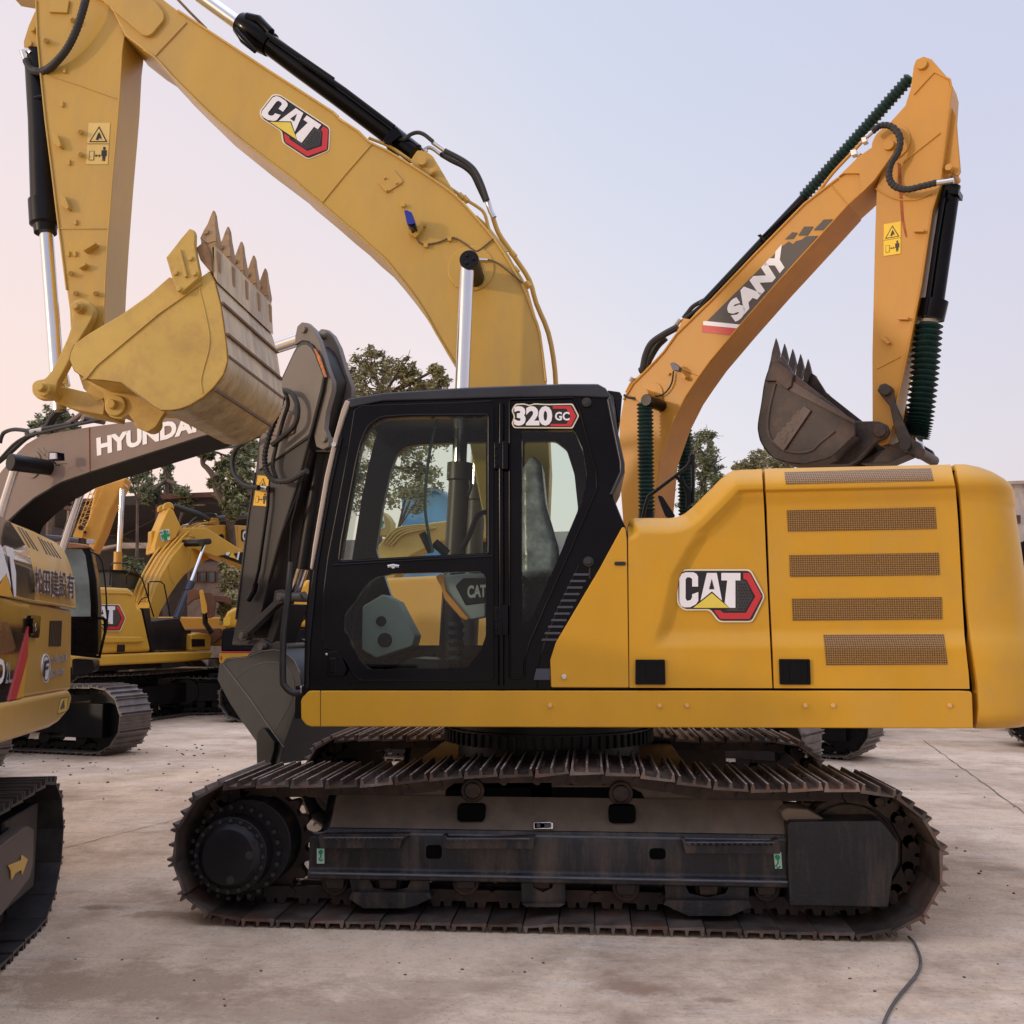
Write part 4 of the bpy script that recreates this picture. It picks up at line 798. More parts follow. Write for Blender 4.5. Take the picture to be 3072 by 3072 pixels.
# ---------------- boom
BW0,BW1=1.37,1.80
btop=px('TL','-60,-160 150,-180 700,-160 900,-50 955,2 1032,60 1200,172 1560,410 1932,650')+px('TM','220,683 340,762 400,822 500,870 640,955 770,1040 900,1133 1010,1250 1130,1392 1220,1532 1300,1682 1355,1830 1390,1932')+[(1638,1145),(1650,1400),(1640,1640),(1600,1760),(1545,1790),(1490,1740),(1440,1500),(1395,1250)]
bbot=[(1367,1097)]+px('TM','790,1932 740,1840 680,1742 620,1660 550,1572 480,1490 400,1422 330,1355 250,1290 130,1185 0,1078')+px('TL','1700,1040 1480,875 1250,690 1100,545 1000,445 960,400 895,330 832,290 720,203 650,60 590,0 480,-60 300,-100')
m=MB(X); P=X.uz('S',btop+bbot,BW0); m.prism(P,BW0,BW1); boom=xb(m,'boom',BOOMY,XR,bev=.012,seg=2)
m=MB(X)
# flanges along both edges, weld seams, tip plates
top2=px('TL','1032,60 1200,172 1560,410 1932,650')+px('TM','220,683 340,762 400,822 500,870 640,955 770,1040 900,1133 1010,1250 1130,1392 1220,1532 1300,1682 1355,1830 1390,1932')+[(1638,1145)]
def ribbon(m,pts,dx,dy,w0,w1):
    m.prism(X.uz('S',pts+[(a+dx,b+dy) for a,b in pts[::-1]],w0),w0,w1)
m.tp('S',top2,BW0-.008,3.6,8,sm=2); m.tp('S',bbot[:-5],BW0-.008,3.0,8,sm=2)
m.tp('TL','1080,130 900,322',BW0-.004,3.0,8); m.tp('TM','412,838 262,1010 130,1172',BW0-.004,2.6,8)
m.ex('TL','635,-10 830,-30 900,10 945,70 950,110 880,195 850,208 825,200 700,95 640,40',BW0-.028,BW0,0,10)
m.build('flange',BOOMY,boom,bev=.006)
m=MB(X); m.cw('TM',990,1555,BW0-.012,BW0+.02,137,0,48); m.cw('TM',990,1555,BW0-.03,BW0+.01,64,0,32); m.build('pin_boss',BOOMY,boom,bev=.008)
m=MB(X); m.ex('TL','-50,-60 60,-60 60,60 40,60',1,1.1)
m=MB(X); m.ex('TM','640,930 680,870 735,880 770,905 910,1140 860,1110 700,1010',1.42,1.48,0,6); m.ex('TM','640,930 680,870 735,880 770,905 910,1140 860,1110 700,1010',1.70,1.76,0,6); m.cw('TM',706,928,1.38,1.8,28); m.cw('TM',768,990,1.38,1.44,20); m.cw('TM',768,990,1.36,1.4,10); m.build('cylinder_lug',BOOMY,boom,bev=.006)
m=MB(X); m.ex('TM','500,1117 450,1055 455,1050 480,1065 540,985 545,985 595,1045 592,1058',BW0-.012,BW0,0,3)
for a,b in ((490,1027),(558,1057),(500,1100)): m.cw('TM',a,b,BW0-.03,BW0,7,0,10)
for a,b in ((597,1183),(714,1297),(866,1382),(728,1418)): m.ex('TM',[(a-13,b-13),(a+13,b-8),(a+10,b+14),(a-10,b+12)],BW0-.03,BW0)
m.ex('TM','625,1320 660,1318 700,1300 720,1290 700,1340 670,1375 625,1350',BW0-.05,BW0,0,3); m.build('bracket',BOOMY,boom,bev=.003,split=True)
decal(X,boom,BW0-.004,aff('TL',(1567,545),(1990,800),(1400,745) ) if False else (lambda T:T)(aff('S',(826,278),(1019,405),(758,366))))
# work lamp
m=MB(X); m.ex('TM','603,1220 615,1215 648,1230 665,1285 655,1300 620,1300',BW0-.16,BW0-.06,0,4); m.ex('TM','618,1290 660,1285 672,1310 662,1320 632,1310',BW0-.15,BW0-.07,1,4); m.tp('TM','645,1310 655,1350',BW0-.05,4,8,1); m.build('work_lamp',[BLU,BLK],boom,bev=.006)
m=MB(X); m.tp('TM','640,1310 665,1360 690,1405 730,1415 800,1405 860,1382 900,1380 960,1415 1000,1445 1035,1452 1120,1385',BW0-.012,2.6,8,sm=4); m.tp('TM','1060,1506 1110,1510 1160,1535 1230,1590 1290,1640',BW0-.03,3,8,sm=4); m.build('cable',mat('brown_cable',(.13,.085,.035),.5),boom,split=True)
m=MB(X); m.tp('TM','1035,1506 1088,1508',BW0-.03,4,8); m.build('cable_fitting',STL,boom)
# hydraulic pipes along the back of the boom
m=MB(X)
m.tp('TM','400,800 520,850 640,930 760,1020 900,1110 935,1140 1030,1200 1070,1240 1095,1330 1110,1370',1.50,5,8,sm=4)
m.tp('TM','1115,1250 1150,1350 1210,1440 1250,1500 1330,1625 1370,1760 1440,1932 1478,2150 1484,2360',1.62,7.5,10,sm=3)
m.tp('TM','1100,1340 1180,1450 1240,1550 1300,1650 1340,1780 1385,1932',1.50,5,8,sm=3)
m.tp('TM','1020,1255 1080,1310 1120,1360 1200,1460',1.58,5,8,sm=3)
m.build('hydraulic_pipe',BOOMY,boom,split=True)
m=MB(X)
for a,b in ((935,1140),(960,1155),(1235,1475),(1320,1650),(1250,1565)): m.tp('TM',[(a-12,b-14),(a+12,b+14)],1.5,9,8)
m.build('pipe_clamp',BOOMY,boom,split=True)
m=MB(X); m.tp('TM','840,875 900,905 960,940 1010,985 1050,1060 1085,1160',1.52,8,10,sm=4); m.tp('TM','820,895 880,930 950,965 1000,1010 1035,1080 1075,1165',1.62,8,10,sm=4); m.tp('TM','560,800 600,808 640,780 680,768 720,780 770,820',1.50,6,10,sm=4); m.build('hose',RUB,boom,split=True)
m=MB(X); m.tp('TM','770,822 840,872',1.52,8,10); m.tp('TM','715,870 745,852 775,862 815,892',1.6,7,10,sm=3); m.tp('TM','1085,1162 1105,1225 1125,1262',1.55,8.5,10); m.tp('TM','700,855 735,880',1.6,6,8); m.build('hose_fitting',STL,boom,split=True)
m=MB(X); m.tp('TL','1015,-20 1100,70 1195,165',1.6,4,8); m.build('tip_pipe',mat('brown_pipe',(.22,.12,.05),.5),boom)
# arm cylinder
m=MB(X); m.tp('S','600,-12 745,93',1.585,21,24); rod=xb(m,'arm_cylinder_rod',CHR,XR)
m=MB(X); m.tp('S','735,82 800,127 900,202 1020,290 1150,388 1244,462',1.585,31,28); c0=px('TL','1400,140')[0]; m.tp('S','722,70 742,84 760,98 790,120 812,136',1.585,[34,42,42,41,36],24); m.tp('TL','1430,100 1500,115 1570,190',1.50,14,12); m.tp('TL','1545,195 1700,300 1932,460',1.46,7,8); m.tp('TM','0,345 260,520 545,735',1.46,7,8)
m.ex('TM','515,760 560,735 590,780 520,830 490,825 480,810',1.46,1.7,0,3)
m.tp('TL','1365,165 1410,230 1480,300',1.44,[6,12,6],10)
xb(m,'arm_cylinder',BLK,XR,bev=.0)
# boom cylinders
for w in (1.06,2.05):
    m=MB(X); a=X.p(1401,800,1.06);b=X.p(1368,1640,1.06); m.tube([(a.x,w,a.z),(b.x,w,b.z)],.049,24); xb(m,'boom_cylinder_rod',CHR,XR)
    m=MB(X); a=X.p(1380,1390,1.06);b=X.p(1345,2010,1.06); a2=X.p(1378,1440,1.06); m.tube([(a.x,w,a.z),(a2.x,w,a2.z),(a2.x,w,a2.z-.01),(b.x,w,b.z)],[.085,.085,.07,.07],24); m.tp('CB','985,660 990,700 975,740 955,750',1.0,5,8); xb(m,'boom_cylinder',mat('brown_grey_cylinder',(.05,.038,.03),.4),XR)
    m=MB(X); a=X.p(1407,778,1.0); wa,wb=(1.0,1.36) if w<1.5 else (1.81,2.14); m.tube([(a.x,wa,a.z),(a.x,wb,a.z)],.066,28)
    for k in range(3): m.tube([(a.x+.03*cs(k*2.1),wa-.012,a.z+.03*sn(k*2.1)),(a.x+.03*cs(k*2.1),wa,a.z+.03*sn(k*2.1))],.011,8)
    xb(m,'boom_cylinder_pin',SAT,XR,bev=.006)
# ---------------- stick
SW0,SW1=1.415,1.755
m=MB(X); sp='TL'; m.ex('TL','150,-200 205,-120 208,0 214,200 233,420 262,700 300,1000 330,1250 352,1420 385,1680 402,1800 408,1932 430,2100 480,2250 560,2330 620,2300 640,2200 610,1932 600,1870 612,1600 628,1350 655,1000 680,720 695,540 708,300 720,205 700,100 620,-100 500,-250',SW0,SW1); stick=xb(m,'stick',BOOMY,XR,bev=.01)
m=MB(X); m.tp('TL','210,0 216,200 235,420 264,700 302,1000 332,1250 354,1420 386,1680',SW0-.006,3,8); m.tp('TL','720,205 706,300 694,540 680,720 655,1000 628,1350 612,1600 600,1870',SW0-.006,3,8); m.tp('TL','262,432 450,490 690,575',SW0-.003,2,6); m.tp('TL','340,1325 630,1325',SW0-.003,2,6)
m.ex('TL','285,0 400,0 388,72 283,68',SW0-.02,SW0); m.build('weld_plate',BOOMY,stick,bev=.004)
m=MB(X)
for a,b in ((417,115),(262,232),(460,762),(462,893),(404,1582),(433,1698),(549,1698)): m.tp('TL',[(a,b,SW0),(a+3,b+2,SW0-.05)],SW0,7,10)
for a,b in ((371,405),(356,600),(395,938),(433,1285),(392,1468),(430,1468)): m.ex('TL',[(a-9,b-15),(a+9,b-15),(a+9,b+14),(a,b+16),(a-9,b+7)],SW0-.02,SW0)
for a,b in ((322,800),(368,1160)): m.ex('TL',[(a-18,b-35),(a+10,b-20),(a+30,b+40),(a+20,b+52),(a-15,b+25)],SW0-.05,SW0)
m.ex('TL','478,1440 548,1400 552,1412 482,1455',SW0-.06,SW0); m.ex('TL','455,1545 495,1520 497,1535 457,1555',SW0-.05,SW0); m.build('bracket',BOOMY,stick,bev=.003,split=True)
def warn(fr,par,key,q,w,col=YLD):
    """yellow safety label: triangle above, stand-clear pictogram below"""
    m=MB(fr); tl,tr,br,bl=[Vector(v) for v in px(key,q)]
    def T(x,y): p=(tl*(1-x)+tr*x)*(1-y)+(bl*(1-x)+br*x)*y; return (p.x,p.y)
    def D(pts,ww,mi): m.prism(fr.uz('S',[T(*p) for p in pts],ww),ww,ww+.002,mi)
    D([(0,0),(1,0),(1,1),(0,1)],w,0); e=w-.003
    D([(.5,.08),(.92,.46),(.08,.46)],e,1); D([(.5,.13),(.84,.44),(.16,.44)],e-.003,0); D([(.38,.40),(.45,.28),(.52,.22),(.6,.30),(.66,.40),(.55,.36),(.48,.42)],e-.005,1)
    D([(0,.5),(1,.5),(1,.508),(0,.508)],e,1); D([(.12,.68),(.35,.68),(.35,.90),(.12,.90)],e,1); D([(.145,.69),(.325,.69),(.325,.89),(.145,.89)],e-.003,0)
    D([(.38,.79),(.45,.755),(.45,.78),(.58,.78),(.58,.755),(.65,.79),(.58,.825),(.58,.80),(.45,.80),(.45,.825)],e,1)
    D([(.68,.66),(.92,.66),(.92,.80),(.87,.80),(.86,.92),(.82,.92),(.80,.80),(.78,.92),(.74,.92),(.73,.80),(.68,.80)],e,1); D([(.76,.58),(.84,.58),(.86,.615),(.84,.65),(.76,.65),(.74,.615)],e,1)
    return m.build('safety_label',[col,BKD],par)
warn(X,stick,'TL',[(513,712),(638,712),(624,952),(498,952)],SW0-.004,mat('decal_pale_yellow',(.72,.52,.16),.45))
# cylinder foot plate, bucket cylinder
m=MB(X); m.ex('TL','205,60 165,150 137,240 138,275 160,290 215,270 225,100',1.5,1.52,0,5); m.ex('TL','205,60 165,150 137,240 138,275 160,290 215,270 225,100',1.65,1.67,0,5); m.cw('TL',186,162,1.46,1.7,18); m.cw('TL',165,250,1.48,1.7,20); m.build('lug',BOOMY,stick,bev=.005,split=True)
m=MB(X); m.tp('TL','215,310 238,700 252,1160',1.585,36,28); m.tp('TL','252,1160 252,1165 260,1300 262,1310 264,1352',1.585,[36,43,43,34,32],28); m.tp('TL','200,570 245,560',1.5,6); xb(m,'bucket_cylinder',SAT,XR)
m=MB(X); m.tp('TL','268,1345 312,1932 345,2380',1.585,20,24); m.tp('ML','345,440 355,500',1.585,26,20); xb(m,'bucket_cylinder_rod',CHR,XR)
m=MB(X); n=80; pts=cr([X.p(*px('TL',[(a,b)])[0],w) for a,b,w in ((500,-20,1.3),(480,60,1.3),(440,180,1.32),(390,280,1.34),(330,355,1.36),(270,405,1.40),(225,415,1.44),(180,400,1.48),(152,350,1.5))],10); R=[(.031 if i%2 else .027) for i in range(len(pts))]; m.tube(pts,R,10); xb(m,'hose',RUB,XR)
m=MB(X); m.tp('TL','152,352 135,300',1.5,10); m.tp('TL','120,300 165,290 180,310',1.5,8); xb(m,'hose_fitting',STL,XR)
# linkage
m=MB(X)
for w in (1.30,1.80):
    a0=w;a1=w+.07
    m.ex('ML','410,40 430,0 470,-10 520,10 545,60 530,110 490,180 440,260 385,380 335,470 320,530 280,575 220,575 185,540 182,490 205,465 260,455 290,420 340,330 390,220 420,130',a0,a1,0,8)
m.cw('ML',445,35,1.24,1.9,34,0,28); m.cw('ML',430,30,1.2,1.27,22,0,20); m.cw('ML',248,515,1.24,1.9,42,0,28); m.cw('ML',225,500,1.19,1.27,26,0,24)
xb(m,'rocker_link',BUCK,XR,bev=.01)
m=MB(X); m.ex('ML','250,500 320,490 590,555 610,600 600,668 450,640 350,605 250,560',1.42,1.76,0,6); m.cw('ML',665,610,1.30,1.40,62,0,28); m.cw('ML',640,600,1.26,1.33,28,0,24); m.cw('ML',665,610,1.34,1.86,44,0,24); xb(m,'power_link',BUCK,XR,bev=.012)
# ---------------- bucket
bw0,bw1=.98,2.19
sp='402,345 405,310 430,255 520,190 700,85 860,-30 980,-135 1100,-90 1215,-170 1245,-110 1280,30 1312,250 1320,350 1295,430 1240,505 1180,560 1100,610 1040,632 980,640 930,640 880,610 830,570 790,540 700,480 600,465 500,460 430,410'
m=MB(X); m.ex('ML',sp,bw0,bw0+.035); bk=xb(m,'bucket',BUCK,XR,bev=.008)
m=MB(X); q=X.uz('ML',sp,bw0); m.prism(q,bw1-.035,bw1); m.build('side_plate',BUCK,bk,bev=.008)
fl=X.uz('ML','1215,-172 1250,-105 1285,30 1316,250 1324,350 1300,435 1245,512 1185,568 1100,617 1040,640 960,646',bw0); fli=[(a-.028*(1 if b>fl[5][1] else .7),b+(.0 if b>fl[5][1] else .028)) for a,b in fl]
fs=cr(fl,4)
m=MB(X); m.grid([[(a,bw0-.004,b),(a,bw1+.004,b)] for a,b in fs],flip=False); m.grid([[(a-.03,bw0+.03,b+.01),(a-.03,bw1-.03,b+.01)] for a,b in fs],flip=True); m.build('floor_plate',[BUCKW],bk,ang=60)
m=MB(X); qq=X.uz('ML','960,646 880,612 790,545 700,482 600,468 500,462 430,412 402,345 405,310 430,255',bw0); m.grid([[(a,bw0,b),(a,bw1,b)] for a,b in qq],flip=False); m.build('back_plate',BUCK,bk,ang=60)
m=MB(X)
for a,b in ((1285,15),(1312,195),(1318,325),(1240,515)):
    c=X.p(*px('ML',[(a,b)])[0],bw0); m.box((c.x-.002,bw0,c.z-.012),(c.x+.014,bw1,c.z+.006))
m.build('wear_bar',mat('dark_wear_bar',(.16,.09,.045),.6,var=.3),bk,split=True)
m=MB(X); 
m.ex('ML','470,470 500,420 900,60 1150,-110 1170,-95 920,80 560,380 500,455',bw0-.012,bw0,0,2); m.tp('ML','1148,-90 1195,100 1215,250 1180,400 1165,470 1175,540',bw0-.002,2.5,6,sm=4); m.build('edge_reinforcement',BUCK,bk,bev=.005)
# ears
m=MB(X)
for w in (1.33,1.60): m.ex('ML','500,470 600,540 610,640 640,680 700,690 745,660 800,740 850,765 900,735 940,670 960,640 790,540 700,480',w,w+.05,0,6)
m.cw('ML',825,695,1.36,1.56,55,0,24); m.build('bucket_ear',BUCK,bk,bev=.01,split=True)
# side cutters, lip, teeth
for w in (bw0-.05,bw1):
    m=MB(X)
    P=X.uz('TL',[(962,1492),(1000,1445),(1050,1380),(1098,1324),(1122,1332),(1128,1355),(1126,1420),(1140,1500),(1156,1580),(1150,1610),(1050,1698),(1030,1690),(1000,1620)],bw0-.05); m.prism(P,w,w+.05); m.prism(X.uz('TL','1030,1445 1045,1440 1085,1600 1068,1608',bw0-.07),w-.02,w)
    for a,b in ((1107,1500),(1020,1585),(1130,1588),(1040,1678)): c=X.p(*px('TL',[(a,b)])[0],bw0-.05); m.tube([(c.x,w-.02,c.z),(c.x,w+.06,c.z)],.018,10)
    m.build('side_cutter',BUCK,bk,bev=.006)
m=MB(X); q=X.uz('TL','1150,1440 1190,1400 1260,1420 1250,1520 1262,1600 1245,1640 1222,1570',bw0); m.prism(X.uz('TL','1225,1430 1252,1425 1258,1560 1262,1640 1238,1600',bw0),bw0,bw1); m.build('cutting_edge',BUCKW,bk,bev=.006)
m=MB(X); m.prism(X.uz('TL','1140,1440 1190,1400 1230,1480 1235,1580 1215,1570 1165,1510',bw0),bw0-.015,bw0+.05); m.build('lip_shroud',mat('rusty_lip',(.22,.12,.05),.6,var=.4,scale=6),bk,bev=.006)
for k in range(5):
    w=bw0+.0+(bw1-bw0-.10)*k/4
    m=MB(X)
    A=X.uz('TL','1160,1375 1200,1360 1245,1375 1258,1400 1250,1440 1248,1550 1232,1590 1205,1560 1180,1480 1165,1440',bw0); m.prism(A,w,w+.10); m.prism(X.uz('TL','1240,1440 1262,1450 1262,1560 1240,1620',bw0),w+.02,w+.08)
    ad=m.build('tooth_adapter',TOOTH,bk,bev=.012)
    tp_=X.uz('TL','1158,1382 1176,1332 1196,1290 1210,1240 1221,1207 1229,1205 1238,1232 1242,1290 1248,1335 1255,1398 1205,1412',bw0); m=MB(X)
    n=len(tp_); zt=max(z for u,z in tp_); zb=min(z for u,z in tp_)
    vs=[]
    for sgn in (0,1):
        for u,z in tp_:
            k2=(z-zb)/(zt-zb); half=.058*(1-.78*k2); c=w+.05; vs.append((u,c-half if sgn==0 else c+half,z))
    m.add(vs,[tuple(range(n-1,-1,-1)),tuple(range(n,2*n))]+[(i,(i+1)%n,(i+1)%n+n,i+n) for i in range(n)]); m.cw('TL',1196,1345,0,0,0) if False else None
    c=X.p(*px('TL',[(1196,1345)])[0],bw0); m.tube([(c.x,w-.012,c.z),(c.x,w+.11,c.z)],.018,12)
    m.build('bucket_tooth',TOOTH,bk,bev=.006)
#@@REST
# ---------------------------------------------------------------- helpers for the other machines
def pt(fr,key,x,y,w): (a,b),=px(key,[(x,y)]); return fr.p(a,b,w)
def plate(fr,name,key,s,w0,w1,mt,par,rnd=0,bev=.008,split=False,**k):
    m=MB(fr); m.ex(key,s,w0,w1,0,rnd); return m.build(name,mt,par,bev=bev,split=split,**k)
def cyl(fr,name,key,a,b,w,rp,mt,par,seg=20):
    m=MB(fr); m.tp(key,[a,b],w,rp,seg); return m.build(name,mt,par)
def oxcen(fr,Pw): 
    """keep a frame's plane but move its origin along it to the world point Pw"""
    d=(Vector((Pw[0],Pw[1],0))-fr.o).dot(fr.e); fr.o=fr.o+fr.e*d
# ---------------------------------------------------------------- grey brown excavator, left of centre
H=Fr(at_depth(820,2100,9.6),math.radians(-30)); oxcen(H,at_depth(-60,1700,12.6))
hr=H.thing('crawler_excavator','grey brown excavator with white lettered boom, its bucket lowered behind the black cab','excavator')
hb=plate(H,'boom','ML','-300,1650 -170,1250 -70,1100 0,1000 70,915 150,835 235,785 400,755 520,735 900,685 1300,640 1640,620 1720,680 1700,770 1640,800 1400,730 1160,797 520,1002 350,1062 200,1152 120,1217 50,1287 0,1400 -90,1650',-.22,.22,HYU,hr)
m=MB(H); text(m,'HYUNDAI','ML',[(558,800),(1138,664),(1138,766),(562,905)],-.226,0,.05); m.build('lettering',WHT,hb)
plate(H,'underside_shade','ML','-90,1652 0,1402 50,1289 120,1219 200,1154 350,1064 520,1004 1160,799 1400,732 1400,726 1160,790 520,995 350,1054 200,1142 120,1207 45,1277 -6,1395 -98,1652',-.225,.225,mat('boom_underside_shade',(.012,.010,.009),.6,spec=.15),hb,bev=0)  # near-black sheet paints the shade under the boom
m=MB(H); m.cw('ML',190,955,-.24,-.2,78,0,32); m.cw('ML',190,955,-.26,-.2,50,0,28); m.build('pin_boss',HYU,hb,bev=.006)
m=MB(H); m.tp('ML','517,740 520,995',-.226,1.6,6); m.build('weld_seam',mat('rust_red_seam',(.30,.10,.04),.7,var=.5,scale=30),hb)
m=MB(H); m.tp('ML','380,730 700,670 1000,640',-.1,7,8); m.build('boom_pipe',DARK,hb)
m=MB(H); m.tp('ML','360,740 450,680 480,655 520,665 515,690',-.02,8,8); m.cw('ML',478,682,-.14,.14,18); m.build('cylinder_lug',HYU,hb)
m=MB(H); m.ex('L1','565,22 650,22 655,110 560,118',-.50,-.40,0,2); m.ex('L1','575,34 642,34 646,100 572,106',-.51,-.49,1); m.tp('L1','620,125 660,180 690,180',-.45,7,8); m.tp('L1','640,190 700,160 780,160',-.35,4,8); m.build('work_lamp',[BLK,LAMPG],hb,bev=.006)
m=MB(H); m.tp('L1','440,-20 480,20 520,60 545,90',-.3,3,8,sm=3); m.tp('L1','500,-30 535,30 510,70',-.3,3,8,sm=3); m.build('cable',RUB,hb,split=True)
for w,nm in ((-.62,0),(.26,1)):
    a=pt(H,'ML',98,945,-.62); b=pt(H,'ML',5,1240,-.62); d_=(b-a)
    m=MB(H); m.tube([(a.x,w,a.z),(a.x+d_.x*1.9,w,a.z+d_.z*1.9)],.05,20); m.build('boom_cylinder_rod',CHR,hr)
    m=MB(H); m.tube([(a.x+d_.x*1.9,w,a.z+d_.z*1.9),(a.x+d_.x*3.1,w,a.z+d_.z*2.6)],.075,20); m.build('boom_cylinder',DARK,hr)
    m=MB(H); m.tube([(a.x,w-.08,a.z),(a.x,-.22 if w<0 else w+.08,a.z)],[.10,.09],24); m.build('boom_cylinder_pin',DARK,hr,bev=.008)
m=MB(H)
m.tp('ML','0,830 10,790 30,765 90,750 200,762 260,745 420,715',-.15,6,8,sm=4); m.tp('ML','-60,980 60,880 150,800 260,740 300,680 350,625',-.05,8,8,sm=4); m.tp('ML','290,735 330,660 370,640',0,9,8,sm=3); m.tp('ML','0,920 100,820 230,770 640,680',-.25,4,8,sm=4); m.build('hose',RUB,hr,split=True)
m=MB(H); m.tp('ML','180,762 250,750',-.15,7,8); m.build('hose_fitting',STL,hr)
# arm cylinder behind the raised bucket
cyl(H,'arm_cylinder_rod','ML',(1500,305),(1740,225),0,20,CHR,hr); cyl(H,'arm_cylinder','ML',(700,560),(1510,300),0,26,DARK,hr)
# stick
hs=plate(H,'stick','ML','1748,240 1775,238 1805,255 1835,300 1885,440 1868,530 1800,790 1730,1060 1620,1400 1560,1650 1500,1900 1440,2000 1340,2000 1370,1850 1405,1560 1440,1270 1480,990 1500,800 1560,600 1640,430 1700,300 1722,262',-.19,.19,HYD,hr,bev=.012)
HYS=mat('pale_stick_grey',(.165,.145,.128),.5,var=.08,scale=1.4,dirt=(.09,.08,.07),dirt_amt=.45)  # lighter grey for the upper stick panel and its lugs
plate(H,'stick_top_panel','ML','1750,262 1775,258 1800,275 1822,310 1872,440 1856,525 1800,745 1790,780 1500,990 1505,820 1570,600 1650,430 1700,320 1728,275',-.197,-.19,HYS,hs,bev=.002)
m=MB(H); m.tp('ML','1505,985 1650,890 1800,790',-.196,3,8); m.tp('ML','1480,1000 1440,1270 1405,1560 1370,1850',-.19,4,8); m.tp('ML','1880,440 1866,530 1795,800 1726,1060 1617,1400 1540,1700 1500,1880',-.19,4,8); m.build('stick_flange',HYD,hs)
for w in (-.16,.10):
    m=MB(H); P=H.uz('ML','1706,262 1712,200 1722,152 1748,128 1780,132 1815,165 1850,235 1895,390 1925,470 1925,520 1890,650 1880,740 1908,815 1905,850 1870,868 1832,850 1818,790 1860,560 1875,450 1835,300 1790,240 1750,235',-.16); m.prism(P,w,w+.06); lg=m.build('lug_plate',HYS,hs,bev=.008)
m=MB(H); m.cw('ML',1753,170,-.19,.19,20,0,20); m.cw('ML',1870,805,-.19,.19,20,0,20); m.build('lug_pin',HYS,hs,split=True,bev=.004)
m=MB(H); m.ex('HB','1318,560 1330,565 1385,660 1440,830 1462,890 1445,895 1420,840 1350,650',-.205,-.19); m.build('rust_scrape',mat('orange_rust',(.55,.20,.06),.7,var=.5,scale=30),hs)
hp=[(1493,1018),(1535,1018),(1540,1193),(1467,1190)]; warn(H,hs,'ML',[(1493,1016),(1560,1020),(1542,1196),(1467,1190)],-.20,mat('decal_bright_yellow',(.85,.50,.02),.4))
# bucket cylinder with its rod down to the linkage
cyl(H,'bucket_cylinder','ML',(1868,880),(1760,1560),0,25,DARK,hr); cyl(H,'bucket_cylinder_rod','ML',(1770,1500),(1700,1705),0,20,CHR,hr)
m=MB(H); m.ex('ML','1800,870 1925,870 1925,880 1800,880',-.12,.12); m.build('cylinder_clamp',DARK,hr)
m=MB(H); m.tp('ML','1556,1080 1552,1190 1500,1560 1480,1640',-.24,5,8); m.tp('ML','1480,1640 1475,1680 1440,1740',-.24,9,8); m.tp('ML','1800,870 1690,1300 1665,1700',-.22,4,8); m.tp('ML','1760,1050 1640,1350 1560,1640',-.21,5,8); m.build('hydraulic_pipe',SAT,hr,split=True)
m=MB(H); m.tp('ML','1500,1087 1552,1093',-.24,8,10); m.build('hose_fitting',STL,hr)
m=MB(H)
m.tp('ML','1480,790 1390,840 1350,910 1355,1000 1400,1060 1450,1082 1500,1088',-.30,8,8,sm=5)
m.tp('ML','1630,520 1690,540 1725,620 1710,720 1640,790 1580,840',-.3,8,8,sm=5); m.tp('ML','1650,525 1670,600 1640,700 1600,850 1580,960 1600,1030',-.27,6,8,sm=5)
P=cr([pt(H,'ML',a,b,-.33) for a,b in ((1640,560),(1600,680),(1560,790),(1535,900),(1545,990),(1590,1045),(1680,1045),(1780,990))],9); m.tube(P,[.030 if i%2 else .022 for i in range(len(P))],8); m.build('hose',RUB,hr,split=True)
# linkage and bucket
for w in (-.27,.20):
    m=MB(H); P=H.uz('HK','175,600 195,570 240,560 500,310 515,215 570,202 620,220 625,280 600,320 540,345 290,590 265,660 215,682 180,650',-.27); m.prism(P,w,w+.07); m.build('rocker_link',HYD,hr,bev=.01)
m=MB(H); m.cw('HK',550,270,-.33,.33,38,0,24); m.cw('HK',212,618,-.33,.3,32,0,24); m.build('link_pin',mat('greasy_pin',(.10,.085,.07),.5),hr,split=True,bev=.01)
plate(H,'power_link','HK','540,330 610,330 500,690 425,680',-.15,.15,HYD,hr,bev=.015)
m=MB(H); m.tp('HK','600,270 720,270 785,250',-.05,[40,36,32],16); m.build('cylinder_rod_end',mat('greasy_pin',(.10,.085,.07),.5),hr)
hp='20,870 60,850 110,812 270,798 400,745 520,733 600,748 690,830 745,940 760,1080 700,1300 640,1480 595,1600 560,1760 540,1900 360,1900 350,1560 180,1320 110,1210 5,1010'
HB_=mat('scuffed_grey_bucket',(.028,.032,.035),.5,var=.25,scale=3,spec=.35,dirt=(.042,.043,.043),dirt_amt=.6)
hbk=plate(H,'bucket','HK',hp,-.58,-.54,HB_,hr)
m=MB(H); P=H.uz('HK',hp,-.58); m.prism(P,.54,.58); m.build('side_plate',HB_,hbk,bev=.005)
m=MB(H); q=cr(H.uz('HK','60,850 110,812 270,798 400,745 520,733 600,748 690,830 745,940 760,1080 700,1300 640,1480 595,1600 560,1760',-.58),3); m.grid([[(a,-.585,b),(a,.585,b)] for a,b in q],flip=False); m.build('floor_plate',HB_,hbk,ang=60)
m=MB(H); m.tp('HK','60,870 300,1180 510,1490 600,1610',-.585,4,8); m.tp('HK','160,1000 300,900 420,855 540,855 620,900 680,980 690,1090 640,1250 510,1480',-.583,2,6,sm=3); m.tp('HK','60,852 110,820 270,806 400,752 520,740 600,755 690,835 745,945',-.59,3.5,6); m.build('weld_bead',mat('weld_grey',(.16,.16,.165),.5),hbk)
m=MB(H)
for w in (-.28,.22): m.prism(H.uz('HK','270,800 340,690 400,645 440,665 480,690 530,665 575,670 590,700 600,750 500,740 400,750',-.28),w,w+.06)
m.build('bucket_ear',HYD,hbk,split=True,bev=.008); m=MB(H); m.cw('HK',385,715,-.34,.3,34,0,20); m.build('ear_pin',mat('greasy_pin',(.10,.085,.07),.5),hbk)
